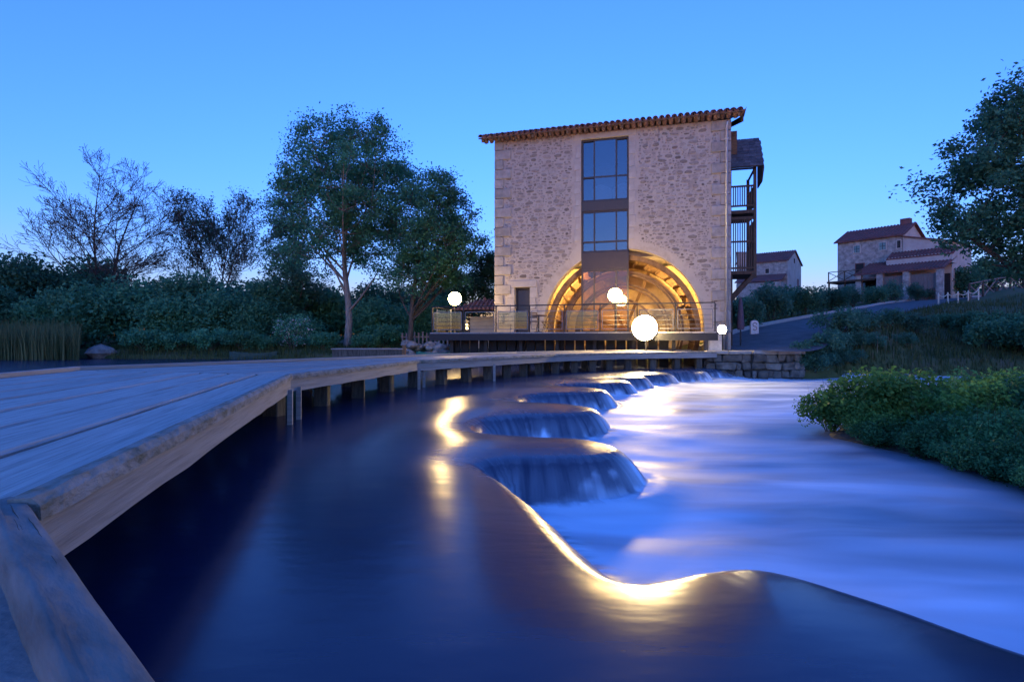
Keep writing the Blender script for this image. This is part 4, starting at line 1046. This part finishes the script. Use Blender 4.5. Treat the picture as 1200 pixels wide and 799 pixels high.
def grow(seed, levels=4, kids=(6, 5, 5, 4), ratio=.62, ang=(30, 60), trop=.06, wig=.12, trunk=.45, stems=1, r0=.03):
    rg = random.Random(seed); lines = []; tips = []
    def rv(): return Vector((rg.gauss(0, 1), rg.gauss(0, 1), rg.gauss(0, 1)))
    def br(p, d, L, r, lev):
        n = 5 if lev < 2 else 3; pts = [p.copy()]; rs = [r]; dirs = [d]
        for i in range(n):
            d = (d + rv() * wig + Vector((0, 0, trop * (1 + .5 * lev)))).normalized(); p = p + d * L / n
            pts.append(p.copy()); rs.append(r * (1 - .62 * (i + 1) / n)); dirs.append(d.copy())
        lines.append((pts, rs, lev))
        if lev >= levels:
            for q in pts[1:]: tips.append((q, lev))
            return
        k = kids[min(lev, len(kids) - 1)]
        for j in range(k):
            t = (trunk if lev == 0 else .25) + (1 - (trunk if lev == 0 else .25)) * (j + rg.random() * .8) / k
            t = min(t, .999); i = int(t * n); f = t * n - i; q = pts[i].lerp(pts[i + 1], f); dd = dirs[i + 1]
            ax = dd.cross(rv()).normalized(); A = R(rg.uniform(*ang))
            nd = (Matrix.Rotation(A, 3, ax) @ dd).normalized()
            br(q, nd, L * ratio * rg.uniform(.75, 1.15) * (1.0 - .35 * t if lev == 0 else 1.0), max(rs[i] * .55, .0012), lev + 1)
        br(pts[-1], dirs[-1], L * ratio * .7, rs[-1] * .9, lev + 1)
    for s_ in range(stems):
        d = Vector((rg.uniform(-.18, .18), rg.uniform(-.18, .18), 1)).normalized() if stems > 1 else Vector((rg.uniform(-.05, .05), rg.uniform(-.05, .05), 1)).normalized()
        br(Vector((rg.uniform(-.02, .02) * stems, rg.uniform(-.02, .02) * stems, 0)), d, 1.0, r0, 0)
    return lines, tips
def tree(name, base, height, width, seed, label, cat='tree', group=None, leaf='leaf_mid', nleaf=14000, lsize=.22, clump=.35, bark='bark', gr=None, lean=0.0, sides=(7, 6, 5, 3, 3, 3), tipmin=0.0, root_in=.3, rmin=.008):
    lines, tips = grow(seed, **(gr or {}))
    allp = np.array([p for l in lines for p in l[0]]); mx = allp.max(0); mn = allp.min(0)
    sz = float(height / mx[2]); sx = float(width / max(mx[0] - mn[0], mx[1] - mn[1]))
    tr = lambda p: Vector((p[0] * sx + lean * p[2] * sz, p[1] * sx, p[2] * sz))
    t = empty(name, (base[0], base[1], base[2]), 0, label, cat, group)
    mb = MB()
    for pts, rs, lev in lines:
        P = [tr(p) for p in pts]
        if lev == 0: P[0] = P[0] - Vector((0, 0, root_in))
        mb.tube(P, [max(r * sz, rmin) for r in rs], sides[min(lev, 5)], cap=False)
    mb.build('trunk', M[bark], t, smooth=True)
    if nleaf:
        rg = np.random.default_rng(seed + 100); T = np.array([tr(p) for p, _ in tips]); T = T[T[:, 2] > tipmin * height]
        C = T[rg.integers(0, len(T), nleaf)] + rg.normal(size=(nleaf, 3)) * clump
        tn = .5 + .5 * vnoise(C[:, 0] + C[:, 2] * .7, C[:, 1] + C[:, 2] * .5, 1.1, seed)
        leaf_obj('crown', C, lsize, M[leaf], t, seed + 200, tint=tn)
    return t
def crown_tree(name, base, label, lobes, seed, nclump=120, nleaf=24000, lsize=.16, crad=.55, leaf='leaf_mid', bark='bark', r0=.22, lean=0.0, limbs=14, top=.75, group=None):
    """lobes: (dx, dy, z, rx, ry, rz) ellipsoids in metres from the base; limbs reach clumps of leaves inside them"""
    rg = np.random.default_rng(seed); base = Vector(base)
    t = empty(name, base, 0, label, 'tree', group)
    vol = np.array([l[3] * l[4] * l[5] for l in lobes]) ** .8; vol /= vol.sum()
    li = rg.choice(len(lobes), nclump, p=vol); L_ = np.array(lobes)[li]
    g = rg.normal(size=(nclump, 3)); g /= np.linalg.norm(g, axis=1)[:, None]; g *= (rg.random((nclump, 1)) ** .38)
    c = L_[:, :3] + g * L_[:, 3:] * (.92 + .16 * rg.random((nclump, 1)))
    zmax = c[:, 2].max(); mb = MB()
    H = zmax * top; tp = [Vector((lean * z + .12 * math.sin(z * .9 + seed), .10 * math.sin(z * .7 + 2 * seed), z)) for z in np.linspace(-.3, H, 12)]
    mb.tube(tp, [r0 * (1 - .85 * i / 11) for i in range(12)], 8, cap=False)
    def trunk_at(z): f = max(0, min(10.99, (z + .3) / (H + .3) * 11)); i = int(f); return tp[i].lerp(tp[i + 1], f - i), r0 * (1 - .85 * f / 11)
    order = np.argsort(-np.linalg.norm(g, axis=1)); limb_pts = []
    for n_, k in enumerate(order):
        e = Vector(c[k])
        if n_ < limbs:
            zs = min(H * .95, max(H * .22, e.z * .62 - .35 * math.hypot(e.x, e.y))); p, r = trunk_at(zs); rr = r * .5
        else:
            q = min(limb_pts, key=lambda w: (w[0] - e).length + (0.6 if w[0].z > e.z else 0)); p, rr = q[0], q[1] * .7
        d = e - p; mid = p + d * .5 + Vector((rg.normal() * .12, rg.normal() * .12, -.06 * d.length + rg.normal() * .1)) * min(1, d.length)
        pts = []
        for u in np.linspace(0, 1, 6):
            u = float(u); pts.append(p * (1 - u) ** 2 + mid * 2 * u * (1 - u) + e * u * u)
        rs = [max(.012, float(rr) * (1 - .75 * j / 5)) for j in range(6)]
        mb.tube(pts, rs, 5 if n_ < limbs else 4, cap=False)
        if n_ < limbs * 3: limb_pts += [(pts[j], rs[j]) for j in (2, 3, 4)]
        for j in range(4):
            w = Vector(rg.normal(size=3)); w.z = abs(w.z) * .6; s_ = pts[3 + j % 3]
            mb.tube([s_, s_ + w.normalized() * crad * .55, s_ + w.normalized() * crad + Vector((0, 0, .1))], [.012, .009, .006], 3, cap=False)
    mb.build('trunk', M[bark], t, smooth=True)
    rad = crad * (.65 + .7 * rg.random(nclump)); i = rg.integers(0, nclump, nleaf)
    gg = rg.normal(size=(nleaf, 3)) * .55
    C = c[i] + gg * rad[i][:, None] * np.array([1, 1, .75])
    leaf_obj('crown', C, lsize, M[leaf], t, seed + 9, tint=(.3 + .45 * rg.random(nclump))[i])
    return t
def lobe(base, x, y, Y, rx, rz, ry=None, dy=0.0):
    P_ = px(x, y, Y); return (P_.x - base[0], P_.y - base[1] + dy, P_.z - base[2], rx, ry or rx, rz)
def shrub(name, base, w, h, seed, label, group=None, leaf='leaf_mid', n=3500, lsize=.16, clumps=26, cat='shrub', d=None, extra=None, spiky=.0):
    rg = np.random.default_rng(seed); d = d or w
    t = empty(name, base, 0, label, cat, group)
    c = rg.normal(size=(clumps, 3)); c /= np.linalg.norm(c, axis=1)[:, None]; c *= (rg.random((clumps, 1)) ** .4) * .80
    c = c * np.array([w / 2, d / 2, h * .46]) + np.array([0, 0, h * .50]); c[:, 2] = np.maximum(c[:, 2], h * .08)
    rad = (.16 + .14 * rg.random(clumps)) * min(w, h * 1.3)
    i = rg.integers(0, clumps, n); g = rg.normal(size=(n, 3)); g /= np.linalg.norm(g, axis=1)[:, None]; g *= (rg.random((n, 1)) ** .5)
    C = c[i] + g * rad[i][:, None] * np.array([1, 1, .85]); C[:, 2] = np.maximum(C[:, 2], .01)
    tn = .35 + .5 * rg.random(clumps)[i]
    mb = MB()
    for k in range(min(clumps, 14)):
        e = Vector(c[k]); q = Vector((e.x * .35, e.y * .35, e.z * .4)); mb.tube([(e.x * .1, e.y * .1, -.15), q, e], [.02 * h ** .5, .014 * h ** .5, .006], 4, cap=False)
    mb.build('stems', M['bark'], t)
    leaf_obj('foliage', C, lsize, M[leaf], t, seed + 1, tint=tn)
    if extra:
        em, en, es = extra; j = rg.integers(0, n, en); C2 = C[j] + rg.normal(size=(en, 3)) * .04; leaf_obj('blossom', C2, es, M[em], t, seed + 2, aspect=.9)
    return t
def clone(t, loc, rz=0, sc=1.0, label=None):
    c = t.copy(); COL.objects.link(c); c.location = loc; c.rotation_euler = (0, 0, rz); c.scale = (sc, sc, sc) if not isinstance(sc, tuple) else sc
    if label: c['label'] = label
    for ch in t.children:
        k = ch.copy(); COL.objects.link(k); k.parent = c
    return c

# bare trees far left
p = gat(120, 44); tree('bare_tree', p, 14.6, 13.5, 12, 'tall bare tree with spreading dark branches above the hedge', leaf='bud', nleaf=2200, lsize=.12, clump=.10, rmin=.013,
     gr=dict(levels=4, kids=(13, 6, 5, 3), ratio=.50, ang=(28, 56), trop=.03, wig=.07, trunk=.26, stems=2, r0=.013))
p = gat(248, 50); tree('budding_tree', p, 13.5, 9.5, 31, 'slender budding tree with airy round crown next to the bare tree', leaf='leaf_grey', nleaf=9000, lsize=.19, clump=.25, bark='bark', rmin=.012,
     gr=dict(levels=4, kids=(8, 5, 5, 4), ratio=.52, ang=(18, 42), trop=.06, wig=.10, trunk=.40, stems=3, r0=.013))
# big leafy trees left of the mill
p = gat(406, 33.5); crown_tree('ash_tree', p, 'tallest leafy tree with pale trunk left of the mill', [lobe(p, 412, 220, 33.5, 4.1, 4.1), lobe(p, 366, 270, 33.5, 2.7, 3.3), lobe(p, 455, 260, 33.5, 2.5, 3.4), lobe(p, 412, 172, 33.5, 3.0, 1.8)],
     44, 320, 62000, .15, .62, 'leaf_mid', 'pale_bark', .24)
p = gat(476, 31.0); crown_tree('leaning_tree', p, 'leafy tree with leaning trunk between the tallest tree and lamp', [lobe(p, 512, 268, 31, 2.4, 3.2), lobe(p, 532, 290, 31, 1.8, 2.2), lobe(p, 485, 320, 31, 1.6, 1.5)],
     58, 170, 30000, .145, .52, 'leaf_mid', 'bark', .17, lean=.16)
p = gat(345, 38.5); crown_tree('alder_tree', p, 'narrow leafy tree pressing against the left of the tallest tree', [lobe(p, 338, 270, 38.5, 1.5, 3.2), lobe(p, 345, 325, 38.5, 2.0, 2.2)],
     77, 90, 15000, .17, .6, 'leaf_grey', 'bark', .15)
p = gat(555, 37.0); crown_tree('backdrop_tree', p, 'dark small tree behind the terrace lamp beside the mill corner', [lobe(p, 556, 335, 37, 1.9, 2.2), lobe(p, 572, 310, 37, .9, 1.2)],
     91, 70, 11000, .17, .6, 'leaf_dark', 'bark', .13)
# hedge of tall bushes across the pond
protoA = shrub('tall_bush', gat(20, 38), 6.5, 6.4, 301, 'tall dark leafy bush in the long hedge across the pond', 'tall bushes across the pond', 'leaf_dark', 9000, .30, 46, 'bush')
protoB = shrub('tall_bush', gat(150, 37), 5.2, 4.6, 302, 'mid green rounded bush in front of the hedge across the pond', 'mid green bushes across the pond', 'leaf_mid', 8000, .26, 40, 'bush')
for x, Y, s, rz in ((-60, 42, 1.05, 1), (72, 40, .98, 2), (190, 46, .95, 3), (228, 38, .88, 4), (292, 43, 1.0, 5), (318, 37, .80, 2.2), (-20, 34, .75, 5.2), (110, 50, 1.2, .4), (30, 52, 1.2, 3.3), (440, 42, .75, 1.8), (515, 44, .8, 2.8), (350, 45, .75, 1.1), (475, 46, .75, 2.1), (372, 56, 1.0, 0.3), (420, 58, .9, 4)):
    c = clone(protoA, gat(x, Y), rz, (s, s, s * rnd.uniform(.72, 1.0)))
    if x > 330: c['label'] = 'tall dark bush filling the gap behind the leafy trees by the mill'; c['group'] = 'tall bushes behind the leafy trees'
for x, Y, s, rz in ((95, 35, .9, 1), (205, 35.5, .8, 2), (262, 36, .85, 3), (45, 34.5, .7, 4), (300, 35, .62, 5), (440, 37, .8, .6), (385, 41, .9, 1.7), (525, 38, .8, 2.5), (500, 35, .55, 1.1), (352, 36, .55, 2), (470, 38, .6, 3)):
    c = clone(protoB, gat(x, Y), rz, (s, s, s * rnd.uniform(.85, 1.1)))
    if x > 330: c['label'] = 'mid green rounded bush beneath the leafy trees by the mill'; c['group'] = 'mid green bushes beneath the leafy trees'
shrub('blossom_shrub', gat(343, 32.6), 2.2, 2.2, 320, 'rounded shrub covered in small white blossoms on the far bank', None, 'leaf_mid', 3000, .13, 22, 'shrub', extra=('blossom', 900, .10))
lowp = shrub('low_shrub', gat(245, 32.3), 2.6, 1.3, 330, 'low green shrub at the far water edge', 'low shrubs at the far water edge', 'leaf_mid', 2600, .15, 20)
for x, Y, s in ((170, 32.3, 1.0), (205, 32.4, .8), (285, 32.2, .9), (310, 32.4, .7), (380, 32.0, .8), (430, 31.2, .7), (450, 32.5, 1.1)): clone(lowp, gat(x, Y), rnd.uniform(0, 6), s)
# reeds
def blades(name, base_fn, n, hmin, hmax, w, mat, seed, label=None, cat=None, lean=.25, parent=None, kind='stuff'):
    rg = np.random.default_rng(seed); B = base_fn(rg, n); n = len(B); h = hmin + (hmax - hmin) * rg.random(n)
    th = rg.random(n) * 6.283; dv = np.stack([np.cos(th), np.sin(th), th * 0], 1); pv = np.stack([-dv[:, 1], dv[:, 0], th * 0], 1)
    ln = (rg.random(n) * lean * h)[:, None]; up = np.array([0, 0, 1.0]); hw = (w * (.6 + .8 * rg.random(n)) / 2)[:, None]
    m = B + up * (h * .55)[:, None] + dv * ln * .35; tp = B + up * (h * (1 - .15 * rg.random(n)))[:, None] + dv * ln
    q1 = np.stack([B - pv * hw, B + pv * hw, m + pv * hw * .8, m - pv * hw * .8], 1); q2 = np.stack([m - pv * hw * .8, m + pv * hw * .8, tp + pv * hw * .1, tp - pv * hw * .1], 1)
    co = np.concatenate([q1, q2]).reshape(-1, 3); tv = rg.random(n); o = quad_obj(name, co, M[mat], parent, np.repeat(np.concatenate([tv, tv]), 4))
    if label: tag(o, label, cat, kind=kind)
    elif not parent: tag(o, kind=kind)
    return o
def reedf(x0, x1, ya, yb):
    def f(rg, n):
        Y = ya + (yb - ya) * rg.random(n); X = (x0 + (x1 - x0) * rg.random(n) - CX) / F_PX * Y
        return np.stack([X, Y, np.maximum(ground_h(X, Y), -.1) - .05], 1)
    return f
blades('reed_bed', reedf(-60, 92, 29.2, 32.5), 4200, 1.2, 2.3, .045, 'reed', 400, 'tall green reeds standing along the far left water edge', 'reeds')
blades('bank_grass', reedf(130, 520, 30.2, 37), 9000, .15, .5, .03, 'grass', 401, 'rough grass on the bank across the pond', 'grass')
def slopef(rg, n):
    Y = 21.6 + 22 * rg.random(n) ** 1.8; X = 10.9 + 30 * rg.random(n) ** 1.4; g = ground_h(X, Y); rd, _ = poly_dist(X, Y, road_c[:, :2]); k = (rd > 2.45) & (g > -.42)
    return np.stack([X, Y, g - .02], 1)[k]
blades('slope_grass', slopef, 40000, .12, .42, .03, 'grass', 402, 'rough grass covering the slope below the road', 'grass')

# right-hand tree
p = gat(1240, 27.0); crown_tree('oak_tree', p, 'big dark leafy tree overhanging the fence on the right slope', [lobe(p, 1225, 205, 27, 3.6, 4.2), lobe(p, 1135, 225, 27, 2.4, 2.4), lobe(p, 1172, 150, 27, 1.7, 2.5), lobe(p, 1140, 275, 27, 1.7, 1.5), lobe(p, 1200, 290, 27, 2.4, 1.5)],
     130, 230, 34000, .20, .60, 'leaf_dark', 'bark', .30, limbs=18)
# shrubs beyond the road
rs1 = shrub('roadside_shrub', gat(905, 36), 2.6, 2.6, 350, 'grey green shrub in the bed above the road', 'roadside shrubs', 'leaf_grey', 3200, .17, 24)
rs2 = shrub('roadside_shrub', gat(945, 40), 3.0, 2.4, 351, 'dark dense shrub in the bed above the road', 'dark roadside shrubs', 'leaf_dark', 3200, .18, 24)
for x, Y, s in ((880, 31, .7), (925, 42, .8), (962, 46, .9), (1000, 50, .8), (1046, 52, .85), (1075, 53, .7), (895, 44, 1.0), (1020, 55, .6)): clone(rs1, gat(x, Y), rnd.uniform(0, 6), s)
for x, Y, s in ((868, 34, .9), (915, 48, 1.2), (978, 44, .85), (1025, 50, .8), (988, 58, .9), (1108, 60, 1.1), (1090, 54, .55), (1128, 56, 1.5), (1160, 75, 2.2), (1200, 72, 2.0), (1235, 70, 2.0), (1130, 80, 2.0)):
    c = clone(rs2, gat(x, Y), rnd.uniform(0, 6), s)
    if Y > 65: c['label'] = 'large dark bush on the hilltop behind the cross braced fence'; c['group'] = 'hilltop bushes behind the fence'
# shrubs on the near slope
sl1 = shrub('slope_shrub', gat(985, 24.6), 2.4, 1.25, 360, 'low bushy shrub on the grassy slope between the road and the river', 'slope shrubs', 'leaf_grey', 3200, .12, 26)
for x, Y, s in ((943, 22.5, .62), (962, 22.9, .75), (938, 22.2, .55), (1012, 25.6, .75), (1040, 27, .75), (1072, 28, .8), (955, 22.2, .6), (1060, 25.0, .5), (1025, 23.9, .5), (975, 23.4, .7), (1000, 23.6, .6), (927, 22.0, .42), (938, 22.05, .5), (950, 22.3, .5), (964, 22.5, .5), (978, 22.7, .5), (995, 22.9, .5), (915, 22.15, .32)): clone(sl1, gat(x, Y), rnd.uniform(0, 6), s)
db = shrub('dark_thicket', gat(1200, 25.5), 4.6, 1.7, 370, 'dark thicket under the big tree at the slope edge', 'dark thickets on the slope', 'leaf_dark', 7000, .17, 34, 'thicket')
clone(db, gat(1160, 28.5), 2, .8); clone(db, gat(1240, 24.5), 4, 1.0); clone(db, gat(1110, 31.0), 1, .45)
blades('dry_stalks', reedf(925, 1080, 22.6, 25), 26, .4, 1.1, .02, 'straw', 403, 'dry pale stalks rising from the bank by the quay wall', 'stalks', lean=.15)
# river-side greenery on the gravel bar
bb1 = shrub('river_bush', (5.6, 8.7, DOWN), 1.7, 1.05, 380, 'bright green leafy bush growing on the gravel bar in the river', 'bright bushes on the gravel bar', 'leaf_bright', 9000, .075, 44, 'bush')
bb2 = shrub('river_bush', (7.2, 8.0, DOWN), 2.2, 1.0, 381, 'grey green feathery bush growing on the gravel bar in the river', 'feathery bushes on the gravel bar', 'leaf_river', 12000, .075, 50, 'bush')
for x, y, s in ((6.6, 9.4, .95), (6.3, 7.9, .9), (7.9, 9.3, .95), (8.3, 8.2, .8), (5.2, 9.3, .62), (9.3, 9.6, 1.0), (5.25, 8.25, .55)): clone(bb1, (x, y, DOWN), rnd.uniform(0, 6), (s, s, s * rnd.uniform(.85, 1.1)))
for x, y, s in ((5.95, 6.6, .72), (6.7, 6.1, .75), (7.6, 6.9, .9), (8.6, 7.2, .9), (5.8, 7.4, .6), (5.55, 5.75, .58), (6.4, 5.2, .7), (8.4, 10.3, .9), (10.2, 8.8, 1.0), (5.25, 5.1, .45), (5.15, 7.9, .42), (5.3, 7.2, .45), (5.3, 6.5, .48), (5.2, 5.95, .46), (5.15, 5.4, .42), (5.5, 4.7, .5)): clone(bb2, (x, y, DOWN), rnd.uniform(0, 6), s)
def islf(rg, n):
    X = 5.3 + 5 * rg.random(n); Y = 5.8 + 4.4 * rg.random(n); return np.stack([X, Y, X * 0 + DOWN + .05], 1)
blades('bar_grass', islf, 1500, .35, .95, .011, 'grass', 404, 'long grass between the bushes on the gravel bar', 'grass', lean=.9)

# ------------------------------------------------------------------ small things on the banks
def rockmesh(seed, sx, sy, sz):
    rg = np.random.default_rng(seed); bm = bmesh.new(); bmesh.ops.create_icosphere(bm, subdivisions=2, radius=1)
    off = rg.random(3) * 9
    for v in bm.verts:
        n = .28 * math.sin(v.co.x * 2.3 + off[0]) * math.cos(v.co.y * 2.1 + off[1]) + .16 * math.sin(v.co.z * 4 + off[2]) + rg.normal() * .05
        v.co *= 1 + n; v.co.x *= sx; v.co.y *= sy; v.co.z *= sz
    me = bpy.data.meshes.new('rock'); bm.to_mesh(me); bm.free(); return me
def rock(p, s, seed, label, group=None):
    o = link('rock', rockmesh(seed, *s), M['rock']); o.location = (p[0], p[1], p[2] + s[2] * .25); o.rotation_euler = (0, 0, seed)
    return tag(o, label, 'rock', group)
rock(gat(118, 31.6), (.8, .5, .5), 1, 'pale boulder at the pond edge beside the reeds'); rock(gat(97, 31.2), (.35, .3, .22), 2, 'small stone next to the pale boulder by the reeds')
for k in range(22):
    x = rnd.uniform(468, 522); Y = rnd.uniform(27.6, 30.2); s = rnd.uniform(.2, .5)
    P = gat(x, Y); P.z = max(P.z, -.1) + rnd.uniform(0, .35) * (Y - 27.5) / 2.5
    rock(P, (s, s * .8, s * .6), 40 + k, 'grey rock in the heap between leaning tree and terrace', 'rocks heaped by the terrace')
rock(gpx(1003, 374, 24), (.75, .45, .30), 90, 'flat boulder lying beside the road edge')
def punt(name, c, L, w, h, rz, mat, label):
    o = empty(name, c, rz, label, 'boat'); b = MB(); n = 12
    for i in range(n + 1):
        t = -1 + 2 * i / n; ww = w / 2 * (1 - .55 * abs(t) ** 3); zz = .10 * abs(t) ** 2.5; x = t * L / 2
        for y, z in ((-ww, h + zz), (-ww * .8, zz * 1.5 - .12), (ww * .8, zz * 1.5 - .12), (ww, h + zz), (ww * .92, h + zz), (ww * .74, zz * 1.5 - .06), (-ww * .74, zz * 1.5 - .06), (-ww * .92, h + zz)): b.v.append((x, y, z))
    for i in range(n):
        for k in range(8): p = i * 8 + k; q = i * 8 + (k + 1) % 8; b.f.append((p, p + 8, q + 8, q))
    b.f += [tuple(range(8)), tuple(n * 8 + k for k in reversed(range(8)))]
    b.build('hull', M[mat], o)
    for x in (-L * .2, L * .2): MB().box((x, 0, h - .04), (.22, w * .80, .03)).build('seat', M['fascia'], o)
P = px(298, 400, 31.0); punt('punt', (P.x, P.y, 0.0), 2.5, .9, .32, .05, 'greenboat', 'dark green flat boat moored under the blossom shrub bank')
P = px(510, 410, 26.3); punt('rowing_boat', (P.x, P.y, 0.0), 1.7, .8, .42, -.1, 'teal', 'teal rowing boat moored below the rock heap')
# floating timber jetty box
P = px(433, 412, 25.5); jt = empty('jetty', (P.x, P.y, 0), -.03, 'low dark timber jetty with pale top board beyond the boardwalk', 'jetty')
MB().box((0, 0, .28), (3.1, .8, .66)).build('side_boards', M['post'], jt); MB().box((0, 0, .64), (3.2, .9, .05)).build('top_board', M['fascia'], jt)
MB().box((1.62, -.3, .36), (.14, .14, .90)).build('end_post', M['oak'], jt)
# little tiled shelter behind the terrace
P = gat(568, 31.0); sh = empty('tiled_shelter', P, -.2, 'small tiled shelter roof on posts behind the terrace', 'shelter')
for x in (-1.1, 1.1):
    for y in (-.8, .8): MB().box((x, y, .98), (.12, .12, 2.0)).build('post', M['timber'], sh)
zt = (CAM_Z + (HY - 364) / F_PX * 31) - P.z; b = MB(); b.v = [(-1.5, -1.2, zt), (1.5, -1.2, zt), (1.5, 1.2, zt), (-1.5, 1.2, zt), (-.4, 0, zt + .55), (.4, 0, zt + .55)]
b.f = [(0, 1, 5, 4), (1, 2, 5), (2, 3, 4, 5), (3, 0, 4), (3, 2, 1, 0)]; r_ = b.build('roof', M['tile_far'], sh)
rb = MB()
for k in range(13): x = -1.4 + k * 2.8 / 12; t = min(1, (1.5 - abs(x)) / 1.1); rb.tube([(x, -1.2, zt + .03), (x, -1.2 + 1.2 * t, zt + .03 + .55 * t)], .07, 5)
q = rb.build('tile_ribs', M['tile'], r_); q['kind'] = 'stuff'
MB().lathe([(.10, 0), (.12, .1), (.04, .2)], n=8).build('finial', M['tile'], r_, (0, 0, zt + .53))
MB().box((0, .8, .9), (2.2, .08, 1.8)).build('back_wall', M['render'], sh)
# picket fence on the bank
pf = empty('picket_fence', gat(498, 31.5), -.15, 'low picket fence above the rocks by the terrace', 'fence')
for k in range(12): MB().box((-1.3 + k * .235, 0, .40 + rnd.uniform(-.04, .05)), (.09, .03, 1.1)).build('picket', M['doorwood'], pf)
for z in (.25, .70): MB().box((0, .03, z), (2.8, .04, .07)).build('rail', M['doorwood'], pf)
# cross-braced fence on the right hill
A = gat(1136, 46.0); B = gat(1216, 46.5)
fn = empty('cross_braced_fence', (0, 0, 0), 0, 'timber fence with crossed braces on the hill under the big tree', 'fence')
H = 1.35; nb_ = 5
for k in range(nb_ + 1):
    p = A.lerp(B, k / nb_); MB().box((p.x, p.y, p.z + H / 2 - .1), (.12, .12, H + .25)).build('post', M['timber'], fn)
for k in range(nb_):
    p, q = A.lerp(B, k / nb_), A.lerp(B, (k + 1) / nb_); z = Vector((0, 0, 1))
    MB().bar(p + z * .12, q + z * H * .95, .05, .09).build('brace', M['doorwood'], fn); MB().bar(p + z * H * .95 + Vector((0, .05, 0)), q + z * .12 + Vector((0, .05, 0)), .05, .09).build('brace', M['doorwood'], fn)
    MB().bar(p + z * H, q + z * H, .07, .10).build('rail', M['doorwood'], fn); MB().bar(p + z * .08, q + z * .08, .06, .09).build('rail', M['doorwood'], fn)
# rope barrier
rbx = empty('rope_barrier', (0, 0, 0), 0, 'low rope barrier with short posts at the road bend', 'barrier')
pts = [gat(x, 43.5 + k * .35) for k, x in enumerate((1100, 1111, 1123, 1135, 1147))]
for p in pts: p.z = gh(p.x, p.y); MB().lathe([(.05, -.1), (.05, .85), (.02, .9)], n=8).build('post', M['rope'], rbx, p)
for a, b_ in zip(pts[:-1], pts[1:]):
    MB().tube([a.lerp(b_, t) + Vector((0, 0, .8 - .9 * t * (1 - t))) for t in np.linspace(0, 1, 9)], .03, 5).build('rope', M['rope'], rbx)
